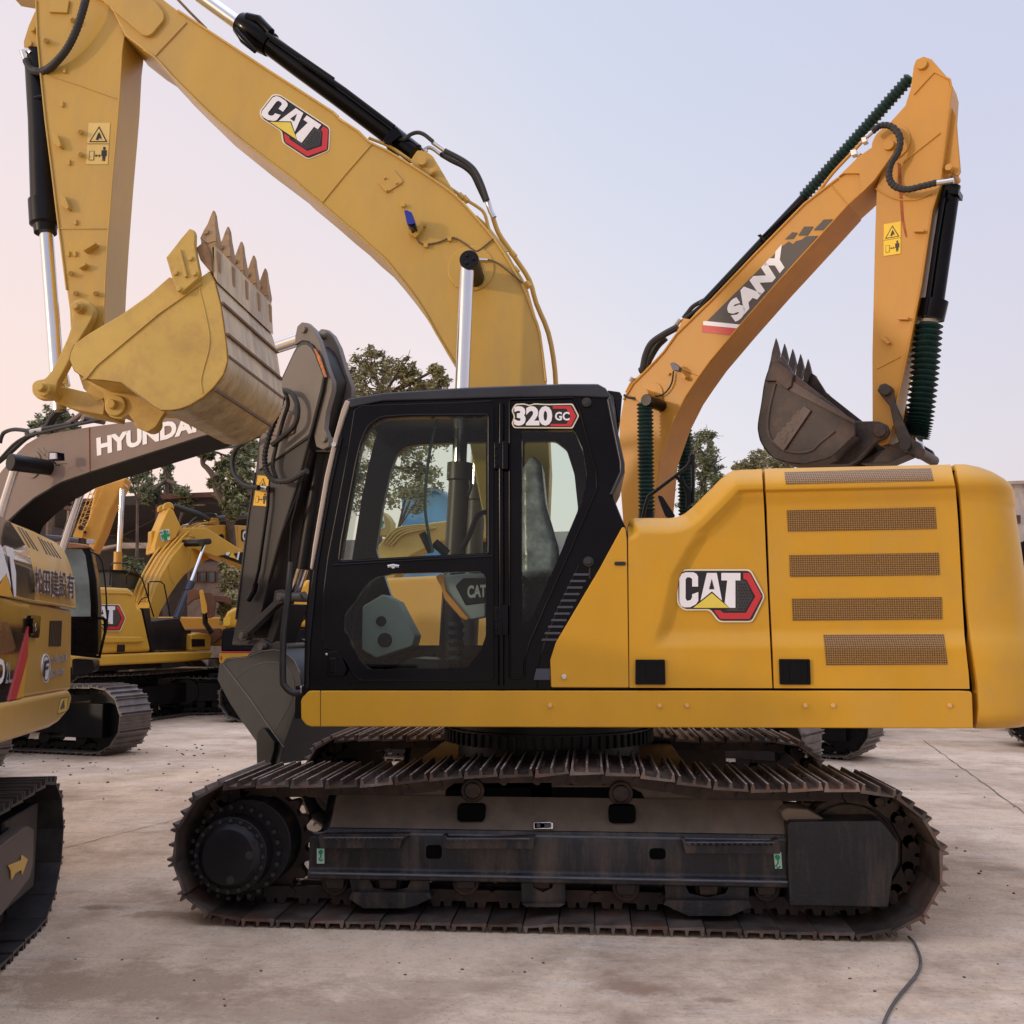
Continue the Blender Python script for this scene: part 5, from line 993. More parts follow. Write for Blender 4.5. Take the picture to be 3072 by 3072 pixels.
plate(H,'side_cutter','HK','360,1475 400,1435 425,1445 515,1570 510,1640 480,1740 470,1900 370,1900 355,1570',-.63,-.585,DARK,hbk,rnd=3)
for k in range(5):
    m=MB(H); P=H.uz('HK','370,1880 520,1880 500,2010 430,2100',-.58); w=-.56+k*.26; m.prism(P,w,w+.08); m.build('bucket_tooth',DARK,hbk,bev=.01)
# body, cab and crawler base
m=MB(H); m.box((-3.4,-1.3,1.1),(-.5,1.3,2.2)); m.build('upper_body',HYU,hr,bev=.1)
HC=Fr(at_depth(230,1900,12.2),math.radians(22)); _b=set(hr.children)

hc=plate(HC,'cab','L1','690,1110 1030,1110 1060,1180 1120,1500 1140,1800 1140,2380 850,2380 650,2380 640,1300',.45,.95,BLK,hr,bev=.03)
plate(HC,'cab_window','L1','700,1140 950,1150 990,1220 1030,1500 1050,1800 1050,1930 690,1930',.44,.447,mat('reflecting_cab_window',(.20,.26,.26),.08,var=.25),hc,bev=0)
plate(HC,'cab_roof','L1','560,1080 690,1060 900,1080 1030,1100 1060,1130 560,1140',.35,1.0,mat('faded_orange_roof',(.50,.24,.11),.5),hc,bev=.02)
m=MB(HC); m.tp('L1','530,1010 700,1020 905,1050',.3,28,16); m.build('roof_tube',mat('grey_blue_tube',(.12,.13,.16),.4),hc)
m=MB(HC); m.ex('L1','1010,1030 1095,1040 1085,1090 1000,1085',.25,.32); m.build('work_lamp',LAMPG,hc,bev=.01)
m=MB(HC); m.tp('L1','1060,1185 1120,1210 1165,1260 1195,1350 1225,1600 1240,1900 1240,2050 1190,2250',.3,9,8,sm=3); m.build('hand_rail',BLK,hc)
m=MB(HC); m.ex('L3','840,580 1205,585 1235,610 1235,750 1165,1065 835,1030',.38,.385,0,0,[px('L3','850,610 1185,615 1200,640 1200,760 1140,1030 850,1000')])
for k in range(14): m.tp('L3',[(850+k*25,610),(850+k*25 if k<12 else 820+k*25,1010-max(0,k-11)*60)],.38,1.0,4)
for k in range(11): m.tp('L3',[(845,640+k*36),(1190-max(0,k-5)*9,642+k*36)],.38,1.0,4)
m.build('window_guard',BLK,hc)
plate(HC,'cab_base','L3','830,1070 1085,1085 1095,1150 1080,1220 1040,1245 830,1270',.5,1.3,SAT,hr,rnd=8,bev=.02)
for o in set(hr.children)-_b:
    dv=HC.o-H.o; o.location=(dv.dot(H.e),dv.dot(H.n),0); o.rotation_euler=(0,0,HC.yaw-H.yaw)
gx=at_z(345,2272,0); HU_=Fr((gx.x,gx.y),math.radians(-13)); _b=set(hr.children)
undercarriage(HU_,-4.4,.08,-2.38,2.38,.62,hr,44)
for o in set(hr.children)-_b:
    dv=HU_.o-H.o; o.location=(dv.dot(H.e),dv.dot(H.n),0); o.rotation_euler=(0,0,HU_.yaw-H.yaw)
# ---------------------------------------------------------------- orange excavator on the right
Sf=Fr(at_depth(2650,1000,10.5),math.radians(-31)); oxcen(Sf,at_depth(1930,1700,11.8))
sr=Sf.thing('crawler_excavator','orange yellow excavator behind the engine hood, boom rising right with green bellows on its cylinders','excavator')
sb=plate(Sf,'boom','TR','110,2450 88,2150 88,1932 108,1820 150,1745 215,1680 290,1600 345,1520 500,1370 700,1160 930,925 1085,805 1110,785 1180,712 1270,650 1320,632 1348,655 1335,700 1250,820 1185,885 1130,935 1000,1080 800,1300 630,1495 500,1650 440,1735 390,1810 330,1930 270,2100 240,2450',-.23,.23,SANYY,sr)
plate(Sf,'underside_shade','TR','242,2450 272,2102 332,1932 392,1812 442,1737 502,1652 632,1497 802,1302 1002,1082 1132,937 1130,930 1000,1074 800,1294 630,1489 500,1644 438,1729 386,1804 326,1925 266,2097 236,2450',-.228,.235,mat('orange_underside_shade',(.50,.22,.04),.5),sb,bev=0)  # darker copy of the boom colour, underside shade painted in
m=MB(Sf); m.tp('TR','108,1822 152,1748 217,1684 292,1603 348,1524 502,1374 702,1164 932,929 1085,812',-.235,4,8); m.tp('TR','1183,885 1130,932 1000,1077 800,1297 630,1492 500,1646 440,1730 390,1806 330,1926 270,2100',-.235,3,8); m.tp('TR','1050,840 1130,935',-.232,2.5,6); m.tp('TR','370,1680 450,1712',-.232,2,6)
m.ex('TR','1085,805 1180,712 1270,650 1320,632 1348,655 1335,700 1250,820 1185,885 1190,850 1183,790 1110,790',-.26,-.23,0,3); m.build('flange',SANYY,sb,bev=.004)
m=MB(Sf); m.cw('TR',1315,658,-.30,.28,24,0,20); m.cw('TR',190,1800,-.45,-.2,34,0,24); m.cw('TR',230,1800,-.25,-.2,62,0,28); m.build('pin_boss',SANYY,sb,bev=.006,split=True)
m=MB(Sf)
m.ex('TR','487,1463 835,1118 860,1100 880,1112 893,1098 918,1092 940,1076 993,1074 640,1479',-.238,-.235,0); m.ex('TR','470,1464 487,1463 640,1479 625,1496 470,1481',-.238,-.235,1); m.ex('TR','466,1481 625,1497 600,1527 464,1512',-.238,-.235,2)
for s in ('875,1058 900,1060 880,1088 843,1090','930,1032 972,1032 945,1072 903,1072','1020,1000 1060,998 1025,1048 973,1048'): m.ex('TR',s,-.238,-.235,0)
text(m,'SANY','TR',[(568,1402),(828,1112),(872,1185),(622,1475)],-.243,1,.07); m.build('lettering',[mat('decal_dark_grey',(.075,.065,.058),.5),WHT,RED],sb)
m=MB(Sf); m.ex('TR','318,1655 335,1650 362,1672 358,1690 330,1685',-.40,-.33,0,2); m.build('work_lamp',mat('lamp_slate',(.08,.08,.12),.4),sb,bev=.004); m=MB(Sf); m.ex('TR','345,1690 365,1688 390,1715 385,1728 350,1705',-.33,-.235); m.cw('TR',310,1702,-.26,-.23,7,0,8); m.build('bracket',SANYY,sb,split=True)
m=MB(Sf); m.tp('TR','335,1690 325,1750 290,1795 240,1808',-.27,2.5,6,sm=4); m.build('cable',RUB,sb)
m=MB(Sf); m.tp('TR','940,940 1000,870 1060,790 1145,700 1200,640 1240,600',-.1,5,8,sm=3); m.tp('TR','1090,810 1150,760 1190,700',.05,4,8); m.tp('TR','300,1600 200,1700 140,1750 120,1790',-.1,5,8); m.build('hydraulic_pipe',SANYY,sb,split=True)
m=MB(Sf); m.ex('TR','1140,685 1165,680 1170,700 1145,708',-.14,-.06); m.ex('TR','1190,628 1210,622 1215,642 1195,650',-.14,-.06); m.tp('TR','1215,625 1245,598',-.1,7,8); m.tp('TR','340,1490 365,1455',-.1,8,8); m.tp('TR','140,1740 150,1720',-.15,8,8); m.tp('TR','178,1735 185,1715',-.1,8,8); m.build('hose_fitting',STL,sb,split=True)
m=MB(Sf)
P=cr([pt(Sf,'TR',a,b,-.34) for a,b in ((1240,600),(1280,572),(1330,578),(1366,625),(1360,690),(1325,750),(1318,810),(1345,850),(1400,863),(1470,848),(1535,832))],9); m.tube(P,[.036 if i%3 else .030 for i in range(len(P))],8)
m.tp('TR','355,1490 290,1525 235,1565 208,1620 195,1680 182,1690',-.1,11,8,sm=4); m.tp('TR','300,1540 260,1580 225,1640 200,1690',.05,10,8,sm=4); m.tp('TR','500,1355 430,1392 400,1425 380,1450',.1,7,8,sm=4); m.tp('TR','110,1800 130,1812 165,1815',-.3,4,8); m.build('hose',RUB,sr,split=True)
m=MB(Sf); m.tp('TR','1530,835 1590,826 1612,822',-.34,8,8); m.build('hose_fitting',STL,sr)
m=MB(Sf); bellows(m,'TR',(1415,352),(925,900),0,21,34,0,.32); m.build('arm_cylinder_bellows',GRN,sr,ang=20); cyl(Sf,'arm_cylinder','TR',(935,905),(470,1400),0,19,BLK,sr); cyl(Sf,'arm_cylinder_mount','TR',(480,1385),(375,1470),0,9,BLK,sr)
m=MB(Sf); m.tp('TR','905,930 735,1085 735,1100',-.15,5,8); m.ex('TR','716,1072 732,1066 755,1090 745,1100',-.2,0); m.build('cylinder_pipe',BLK,sr)
m=MB(Sf); m.ex('TR','340,1530 380,1450 410,1455 440,1420 500,1365',-.16,.16); m.cw('TR',395,1470,-.2,.2,14); m.build('cylinder_lug',SANYY,sb)
for w in (-.52,.50):
    a=pt(Sf,'TR',205,1835,-.52); b=pt(Sf,'TR',212,2330,-.52); P=[];R_=[]
    for i in range(57):
        t=i/56; P.append((a.x+(b.x-a.x)*t,w,a.z+(b.z-a.z)*t)); R_.append(.098 if i%2 else .07)
    m=MB(Sf); m.tube(P,R_,16); m.build('boom_cylinder_bellows',GRN,sr,ang=20); m=MB(Sf); m.tube([(b.x,w,b.z),(b.x-.1,w,1.1)],.09,16); m.build('boom_cylinder',BLK,sr)
m=MB(Sf); m.cw('TR',210,1822,-.62,-.24,28,0,20); m.build('boom_cylinder_pin',BLK,sr,bev=.005)
ss=plate(Sf,'stick','TR','1428,302 1440,270 1475,256 1510,268 1590,360 1600,400 1590,560 1555,820 1510,960 1460,1300 1400,1600 1350,1830 1335,1940 1310,2020 1270,2030 1245,1990 1241,1932 1240,1610 1252,1100 1260,850 1280,790 1300,700 1268,640 1290,590 1345,530 1390,480 1415,400',-.18,.18,SANYY,sr,bev=.01)
m=MB(Sf); m.tp('TR','1430,430 1475,380 1525,328 1595,362 1602,400',-.185,3,8); m.tp('TR','1602,400 1575,620 1550,830 1512,960 1462,1300 1402,1600 1352,1830 1338,1940',-.185,3,8); m.tp('TR','1380,740 1550,605',-.182,4,8); m.tp('TR','1262,1680 1370,1625',-.182,2,6); m.tp('TR','1258,860 1340,905 1440,910 1512,880',-.182,3,8,sm=4); m.build('weld_seam',SANYY,ss)
m=MB(Sf); m.cw('TR',1466,292,-.22,.22,22,0,20); m.cw('TR',1588,760,-.2,.2,16,0,20); m.cw('TR',1325,650,-.2,-.17,86,0,32); m.build('pin_boss',SANYY,ss,split=True,bev=.005)
m=MB(Sf); m.ex('TR','1596,470 1622,530 1630,640 1642,780 1630,800 1605,790 1560,820 1535,900 1520,920 1560,780',-.10,-.06); m.ex('TR','1596,470 1622,530 1630,640 1642,780 1630,800 1605,790 1560,820 1535,900 1520,920 1560,780',.06,.10); m.build('lug_plate',SANYY,ss,split=True,bev=.006)
m=MB(Sf); m.ex('TR','1428,1040 1475,1042 1475,1055 1428,1055',-.24,-.18); m.ex('TR','1357,1440 1403,1442 1403,1455 1357,1455',-.24,-.18); m.ex('TR','1278,1528 1290,1525 1320,1560 1310,1566 1285,1545',-.24,-.18); m.build('bracket',SANYY,ss,split=True)
m=MB(Sf); m.ex('TR','1355,740 1370,745 1378,900 1385,1000 1400,1080 1392,1080 1372,1000 1362,860',-.184,-.181); m.build('rust_run',mat('rust_run',(.38,.10,.03),.8,var=.4,scale=12),ss)
warn(Sf,ss,'TR',[(1293,1022),(1371,1008),(1369,1155),(1292,1167)],-.187,mat('decal_yellow_b',(.82,.56,.03),.45))
m=MB(Sf); m.tp('TR','1600,850 1525,1375',0,27,20); m.tp('TR','1525,1370 1505,1455',0,40,20); m.ex('TR','1560,840 1635,860 1632,885 1560,878',-.1,.1); m.tp('TR','1570,860 1530,1100 1490,1380 1480,1440',-.13,7,8); m.build('bucket_cylinder',BLK,sr)
m=MB(Sf); m.tp('TR','1500,1458 1498,1472',0,26,16); m.build('rod_collar',mat('pale_collar',(.35,.33,.28),.6),sr)
m=MB(Sf); A=[pt(Sf,'TR',a,b,0) for a,b in ((1497,1475),(1478,1700),(1455,1900),(1435,1990))]; P=cr(A,17); m.tube(P,[.145 if i%2 else .095 for i in range(len(P))],18); m.build('bucket_cylinder_bellows',GRN,sr,ang=20)
m=MB(Sf); m.tp('TR','1440,1985 1455,2060',0,16,14); m.build('bucket_cylinder_rod',CHR,sr)
for w in (-.27,.20):
    m=MB(Sf); P=Sf.uz('TR','1262,1778 1275,1752 1300,1745 1325,1760 1345,1840 1375,1910 1410,1990 1460,2020 1480,2060 1460,2088 1430,2078 1370,2040 1340,1950 1320,1850 1285,1808',-.27); m.prism(P,w,w+.07); m.build('rocker_link',SBK,sr,bev=.01)
m=MB(Sf); m.cw('TR',1298,1775,-.32,.3,26,0,20); m.cw('TR',1387,2028,-.32,.3,26,0,20); m.cw('TR',1455,2062,-.3,.3,25,0,20); m.build('link_pin',SBK,sr,split=True,bev=.008)
plate(Sf,'power_link','TR','1185,2112 1200,2095 1360,2012 1405,2010 1405,2070 1310,2110',-.14,.14,SBK,sr)
sp2='752,1732 765,1690 783,1648 830,1620 880,1700 1160,1922 1160,1985 1060,2078 1030,2092 930,2115 860,2108 790,2088 738,2025 722,1975 720,1930 735,1840'
sbk=plate(Sf,'bucket','TR',sp2,-.55,-.51,SBK,sr)
m=MB(Sf); P=Sf.uz('TR',sp2,-.55); m.prism(P,.51,.55); m.build('side_plate',SBK,sbk,bev=.006)
m=MB(Sf); q=cr(Sf.uz('TR','783,1648 752,1732 735,1840 720,1930 722,1975 738,2025 790,2088 860,2108 930,2115 1030,2092 1060,2078 1160,1985',-.55),3); m.grid([[(a,-.555,b),(a,.555,b)] for a,b in q],flip=True); m.build('floor_plate',SBK,sbk,ang=60)
m=MB(Sf)
for w in (-.30,.22): m.prism(Sf.uz('TR','1155,1920 1240,1918 1272,1920 1305,1935 1315,1965 1300,1995 1255,2015 1190,2085 1130,2115 930,2115 1050,2080',-.3),w,w+.07)
m.build('bucket_ear',SBK,sbk,split=True,bev=.01)
m=MB(Sf); m.cw('TR',1272,1960,-.34,.34,30,0,20); m.build('ear_pin',SBK,sbk,bev=.008)
m=MB(Sf); m.ex('TR','785,2010 930,1850 960,1870 835,2055',-.58,-.55); m.tp('TR','800,1745 775,1850 765,1960 800,2030 880,2062 960,2055 1000,2020 1070,1965',-.555,4,8,sm=3); 
for f in (('SANY',[(800,1985),(905,1865),(930,1885),(835,2025)]),): text(m,f[0],'TR',f[1],-.585,0,.03)
m.ex('TR','800,1745 820,1700 1160,1915 1160,1930',-.57,-.55); m.build('side_rib',mat('worn_dark_steel',(.095,.068,.058),.5,metal=.2,var=.3,scale=6),sbk,bev=.003)
for w in (-.60,.55):
    m=MB(Sf); P=Sf.uz('TR','785,1655 800,1640 880,1700 870,1760 850,1775 800,1735 752,1735',-.6); m.prism(P,w,w+.05); m.build('side_cutter',SBK,sbk,bev=.006)
m=MB(Sf); m.prism(Sf.uz('TR','790,1590 835,1620 850,1660 880,1705 1165,1925 1150,1930 860,1720 800,1660',-.5),.50,.56); m.build('far_cutter',SBK,sbk)
for k in range(5):
    w=-.55+k*.25; m=MB(Sf); P=Sf.uz('TR','795,1535 803,1560 812,1605 800,1650 782,1700 765,1690 775,1640 780,1600',-.55); n=len(P); zt=max(z for u,z in P);zb=min(z for u,z in P)
    vs=[]
    for sg in (0,1):
        for u,z in P: hf=.06*(1-.75*(z-zb)/(zt-zb)); vs.append((u,w+.05+(hf if sg else -hf),z))
    m.add(vs,[tuple(range(n-1,-1,-1)),tuple(range(n,2*n))]+[(i,(i+1)%n,(i+1)%n+n,i+n) for i in range(n)]); m.build('bucket_tooth',SBK,sbk,bev=.006)
m=MB(Sf); m.box((-3.0,-1.35,1.1),(-.2,1.35,2.25)); m.box((-3.2,-1.3,1.1),(-2.6,1.3,2.2)); m.build('upper_body',SANYY,sr,bev=.08,seg=3)
m=MB(Sf); m.box((-.5,.45,1.1),(1.1,1.4,2.8)); m.build('cab',BLK,sr,bev=.08)
m=MB(Sf); m.box((-1.2,-.4,1.0),(.9,.4,1.7)); m.build('boom_foot',SANYY,sr,bev=.05)
g=at_z(2600,2285,0); uxs=(g-Sf.o).dot(Sf.e); wxs=(Vector((g.x,g.y,0))-Sf.o).dot(Sf.n)
undercarriage(Sf,uxs-4.2,uxs+.1,wxs-2.38-.05,2.38,.62,sr,44)
# ---------------------------------------------------------------- older yellow machine cut by the left edge
pz=at_z(0,2240,1.05); Lf=Fr((pz.x,pz.y),math.radians(112.5)); lr=Lf.thing('crawler_excavator','yellow and black excavator cut off by the left edge, company name on its side','excavator')
def hoff(x,y):  # hood: rolls inwards towards its crest
    top=interp([(-300,1235),(0,1250),(60,1288),(190,1340),(330,1408),(385,1470),(425,1560),(440,1640)],x); d=max(0,y-top); return .42*(1-min(1,d/230))**2
HT=[(-300,1235),(0,1250),(60,1288),(190,1340),(330,1408),(378,1462),(410,1540),(432,1640)]
HB2=[(-300,1655),(0,1700),(175,1740),(440,1782)]
m=relief(Lf,'ML',[(1235,-300),(1660,-300)],[(1640,432),(1782,441)],HT,HB2,0,hoff,50,40,back=1.2); lh=m.build('rear_hood',OLDY,lr,ang=60)
m=relief(Lf,'ML',[(1235,-300),(1660,-300)],[(1290,62),(1360,110),(1450,165),(1560,192),(1660,202),(1745,200)],[(-300,1235),(0,1250),(62,1290)],HB2,-.004,hoff,26,40); m.build('black_panel',mat('gloss_black_wrap',(.020,.014,.013),.16,var=.3,coat=.4),lh,ang=60)
m=MB(Lf); m.ex('ML','-300,1662 0,1702 175,1742 415,1795 410,2262 -300,2395',.02,2.4); lb=m.build('rear_body',OLDY,lr,bev=.03,seg=3)
m=MB(Lf); m.tp('ML','-300,1665 0,1700 175,1742 300,1760 435,1785',.005,9,8); m.build('ledge',OLDY,lb)
lk=plate(Lf,'side_skirt','LL','-300,470 0,405 405,330 414,345 416,385 400,450 345,515 300,545 0,645 -300,745',-.01,.5,OLDY,lr,bev=.03,seg=4)
m=MB(Lf); 
m.ex('L3','-300,330 170,385 340,425 340,690 240,1080 110,1550 -300,1680',.010,.02,0); m.ex('L3','338,690 325,1040 192,1533 108,1552 232,1080',.004,.02,1); m.ex('L3','325,1040 314,1110 272,1508 192,1533',.004,.02,2); m.ex('L3','-40,640 90,640 140,780 185,940 150,985 -40,1010',.005,.012,3)
m.build('side_decal',[mat('gloss_black_wrap',(.02,.014,.013),.16),RED,mat('stripe_orange',(.70,.35,.03),.4),mat('painted_rust_reflection',(.16,.07,.035),.25)],lb)  # rusty brown patch is a reflection painted onto the black wrap
m=MB(Lf); m.ex('L1','-70,1500 -50,1085 12,1100 55,1240 108,1440 132,1600 72,1425 -20,1560',-.012,-.009,0); m.ex('L1','62,1115 150,1138 176,1245 152,1240 187,1420 187,1700 168,1700 142,1480 116,1235 84,1228',-.012,-.009,0); m.ex('L1','70,1432 -60,1680 150,1700',-.014,-.012,1); m.build('logo_lettering',[WHT,mat('stripe_orange',(.7,.35,.03),.4)],lh)
m=MB(Lf); text(m,'D','L3',[(-22,1066),(62,1070),(50,1352),(-30,1366)],-.0,0,.04); text(m,'2L','L3',[(72,1105),(143,1118),(138,1340),(62,1355)],-.0,1,.01); m.build('model_lettering',[WHT,mat('decal_silver',(.3,.3,.32),.4)],lb)
m=MB(Lf); text(m,'松田建設有','L3',[(398,-8),(868,75),(868,385),(408,318)],-.018,0,.055); text(m,'松田建設有','L3',[(402,-2),(864,80),(864,378),(412,312)],-.022,1,.010); m.build('company_lettering',[WHT,mat('navy_ink',(.015,.015,.06),.4)],lh)
m=MB(Lf); 
el=lambda cx,cy,rx,ry:[(cx+rx*cs(k*math.pi/12),cy+ry*sn(k*math.pi/12)) for k in range(24)]
m.ex('L3',el(538,1178,46,168),.013,.02,0); m.ex('L3',el(538,1178,38,150),.010,.02,1); m.ex('L3',el(538,1178,33,135),.008,.02,0); text(m,'F','L3',[(520,1090),(572,1080),(556,1270),(505,1290)],.004,1,.03)
text(m,'とみずせんか会場','L3',[(585,1035),(775,1000),(772,1105),(582,1145)],.010,0,.05); text(m,'とみずせんか会場','L3',[(587,1038),(773,1004),(770,1102),(585,1140)],.006,1,.0)
text(m,'はとNO-2056','L3',[(582,1195),(752,1160),(748,1250),(578,1290)],.010,0,.05); text(m,'はとNO-2056','L3',[(584,1198),(750,1164),(746,1247),(581,1286)],.006,1,.0)
m.build('round_emblem',[WHT,mat('navy_ink',(.015,.015,.06),.4)],lb)
m=MB(Lf); m.ex('L3','358,560 478,570 455,828 352,822',-.0,.03,0,6); m.ex('L3','385,590 440,600 425,790 380,785',-.015,.0,0,6); m.tp('L3','418,655 408,690 420,720 410,745',-.02,4,8,1,sm=3); m.build('door_latch',[BLK,STL],lb,bev=.004)
m=MB(Lf)
for k in range(8): x=592+k*17.5; m.ex('L3',[(x,627),(x+7,627),(x-7,925),(x-15,925)],.012,.02)
m.build('louvre',mat('slot_dark',(.05,.025,.008),.7),lb,split=True)
def slot(a,b,wd):
    """dark slot following the rolled hood"""
    rows=[]
    for i in range(9):
        t=i/8; x=a[0]+(b[0]-a[0])*t; y=a[1]+(b[1]-a[1])*t; q=[]
        for sg in (-wd,wd):
            X_=(x+sg)*.5; Y_=(y-0)*.5+0; 
            sx,sy=px('L1',[(x+sg,y)])[0]; mx_=sx/.5176; my_=(sy-900)/.5176; q.append(Lf.p(sx,sy,hoff(mx_,my_)-.004))
        rows.append(q)
    m=MB(Lf); m.grid(rows,flip=True); m.build('vent_slot',mat('slot_dark',(.05,.025,.008),.7),lh)
for a,b in (((205,890),(345,1130)),((245,905),(398,1150)),((292,938),(440,1170)),((440,1005),(548,1208)),((475,1030),(590,1222)),((512,1050),(632,1238)),((548,1062),(670,1250)),((585,1075),(708,1264))):
    slot(a,b,8)
m=MB(Lf); m.ex('L3','705,1525 795,1505 775,1680 668,1710',-.014,-.01,0); m.ex('L3','712,1535 788,1517 770,1672 676,1700',-.017,-.014,1); m.ex('L3','725,1580 745,1540 750,1640 700,1655',-.02,-.017,0); m.build('yellow_label',[GRD,YLD],lk)
# its crawler in the lower left corner
gL=at_z(0,2925,0); LU=Fr((gL.x,gL.y),math.radians(105)); _b=set(lr.children); uE=LU.p(*px('LL',[(374,1200)])[0],0).x
undercarriage(LU,uE-4.2,uE,0,2.38,.6,lr,46,.80,(mat('worn_dark_shoe',(.05,.045,.045),.4,metal=.4,var=.4,scale=6),CHN))
m=MB(LU); m.ex('LL','-400,1300 -150,1190 0,1235 160,1115 197,1140 190,1350 170,1420 40,1590 0,1640 -400,1800',-.02,.05,0,5); ig=m.build('idler_guard',mat('grey_brown_guard',(.085,.065,.055),.4,var=.3,scale=3,dirt=(.05,.04,.035)),lr,bev=.03,seg=3)
m=MB(LU); m.ex('LL','50,1345 125,1315 128,1285 162,1310 130,1398 125,1370 90,1390 68,1430 65,1380',-.027,-.023); m.build('arrow_decal',mat('arrow_yellow',(.65,.40,.10),.5),ig)
for o in set(lr.children)-_b:
    dv=LU.o-Lf.o; o.location=(dv.dot(Lf.e),dv.dot(Lf.n),0); o.rotation_euler=(0,0,LU.yaw-Lf.yaw)
m=MB(Lf); m.prism([(-3.2,1.1),(1.4,1.1),(1.4,1.25),(-3.2,1.25)],.3,2.6); m.build('platform',DARK,lr)
# ---------------------------------------------------------------- yellow excavator beyond it, boom arching away
q5=at_z(285,1996,1.05); A5=Fr((q5.x,q5.y),math.radians(80)); oxcen(A5,at_z(450,2000,1.0)); a5=A5.thing('crawler_excavator','yellow excavator parked behind the grey brown boom with boom arching right over its black handrails','excavator')
m=MB(A5); m.ex('L3','600,230 1140,236 1500,250 1555,290 1600,470 1650,480 1760,985 1140,1012 600,1040',0,1.1); b5=m.build('side_door',BGY,a5,bev=.08,seg=4)
plate(A5,'roof_band','L3','700,300 1140,312 1480,318 1545,345 1540,330 1480,296 700,280',-.02,0,BGY,b5,bev=.01)
plate(A5,'side_fold','L3','1180,805 1500,810 1640,810 1690,865 1600,880 1180,885',-.05,0,BGY,b5,bev=.025)
decal(A5,b5,-.02,aff('L3',(1020,445),(1452,445),(1020,740)),hexes=False)
plate(A5,'latch','L3','1370,905 1450,905 1448,988 1368,990',-.02,0,BKD,b5,bev=0)
plate(A5,'side_skirt','LL','200,130 545,125 890,112 1230,103 1232,130 1215,152 1080,165 550,190 200,210',-.03,1,BGY,a5,bev=.04,seg=3)
m=MB(A5); m.ex('L3','-200,1000 1870,1000 1870,1170 -200,1300',.2,2.6); m.build('turret',DARK,a5)
plate(A5,'front_panel','L3','1655,480 1735,480 1790,900 1790,985 1765,985',.0,.8,DARK,a5)
m=MB(A5); m.ex('LL','870,-70 1040,-90 1075,-20 1110,-20 1112,95 880,100',.1,.9); m.build('tool_box',DARK,a5,bev=.02)
m=MB(A5); m.ex('LL','1110,5 1160,-5 1215,5 1225,20 1225,98 1108,100',.0,.7,0); fb=m.build('front_box',BGY,a5,bev=.03); plate(A5,'box_recess','LL','1112,33 1188,33 1188,75 1114,77',-.01,0,DARK,fb,bev=0)
m=MB(A5); m.tp('L2','-80,1570 -70,1340 -40,1310 120,1310 170,1350 300,1500 430,1932',.1,8,8,sm=0); m.tp('L2','110,1560 115,1460 175,1385',.1,7,8); m.tp('L2','370,1750 365,1540 390,1525 510,1525 550,1560 620,1932',.05,8,8); m.tp('L2','250,1790 300,1720 350,1710',.1,7,8,sm=3); m.build('hand_rail',BLK,a5,split=True)
m=MB(A5); m.ex('L2','-60,1395 100,1405 270,1445 300,1470 200,1620 -60,1590',1.6,2.3,1); m.ex('L2','-80,1385 100,1395 280,1440 300,1470 100,1425 -80,1410',1.55,2.4,0); m.build('cab',[BLK,mat('dim_cab_window',(.035,.04,.035),.15)],a5)
bb5=plate(A5,'boom','L2','330,1990 380,1800 440,1610 530,1430 640,1240 760,1090 880,970 1010,895 1170,865 1400,872 1900,900 2300,1000 2300,1120 1900,1130 1480,1165 1250,1200 1100,1250 980,1310 880,1370 780,1460 700,1560 600,1710 500,1900 470,1990',1.15,1.55,BGY,a5,bev=.02)
m=MB(A5)
for k in range(4):
    ed_=X_=[A5.p(*px('L2',[q])[0],1.15) for q in ((380,1800),(440,1610),(530,1430),(640,1240),(760,1090),(880,970),(1010,895),(1170,865))]
    m.tube([(p[0]-.02,1.2+k*.11,p[2]+.07) for p in cr(ed_,4)],.022,6)
m.build('hydraulic_pipe',BGY,bb5,split=True)
m=MB(A5); m.tp('L2','595,1320 625,1480 665,1560',1.14,2,6); m.tp('L2','1400,880 1415,1160',1.14,2,6); m.tp('L2','870,1150 830,1400 760,1440',1.14,3,6); m.build('weld_seam',BGY,bb5,split=True)
m=MB(A5); m.tp('L2','1210,1010 1215,1012',.95,38,14); m.build('work_lamp',DARK,bb5); m=MB(A5); m.tp('L2','800,995 870,1005 940,1030 990,1060',1.1,4,6,sm=3); m.tp('L2','1160,1035 1090,990 1000,1020 960,960 900,930',1.12,3,6,sm=3); m.build('cable',mat('brown_cable',(.13,.085,.035),.5),bb5,split=True)
m=MB(A5); m.ex('L2','1450,925 1475,922 1520,925 1530,960 1500,1060 1460,1062 1448,1030',1.135,1.145,0,6); text(m,'C','L2',[(1458,935),(1510,935),(1510,1052),(1458,1052)],1.13,1,.05); m.build('logo_lettering',[DARK,WHT],bb5)
m=MB(A5); m.cw('L2',1000,1075,.75,1.2,42,0,20); m.tp('L2','975,1070 1070,1060',.75,36,12); m.build('boom_cylinder_pin',DARK,a5)
cyl(A5,'boom_cylinder_rod','L2',(1015,1100),(850,1550),.8,19,CHR,a5); m=MB(A5); m.tp('L2','860,1535 820,1640',.8,52,16); m.tp('L2','820,1630 690,1960',.8,40,16); m.build('boom_cylinder',mat('navy_black_cylinder',(.015,.02,.04),.3),a5)
m=MB(A5); m.ex('L2','1030,850 1070,800 1130,785 1180,790 1195,845 1185,870',1.3,1.4,0,4); m.build('cylinder_lug',BGY,bb5); cyl(A5,'arm_cylinder','L2',(1160,800),(1900,720),1.35,33,mat('navy_black_cylinder',(.015,.02,.04),.3),a5)
m=MB(A5); m.tp('L2','820,880 900,800 1000,750 1110,740 1150,760',1.35,12,8,sm=4); m.tp('L2','850,860 930,830 1060,830',1.3,9,8,sm=3); m.build('hose',RUB,a5,split=True); m=MB(A5); m.tp('L2','1090,740 1150,745 1165,775',1.35,8,8,sm=3); m.tp('L2','760,880 830,870',1.3,12,8); m.build('hose_fitting',STL,a5,split=True)
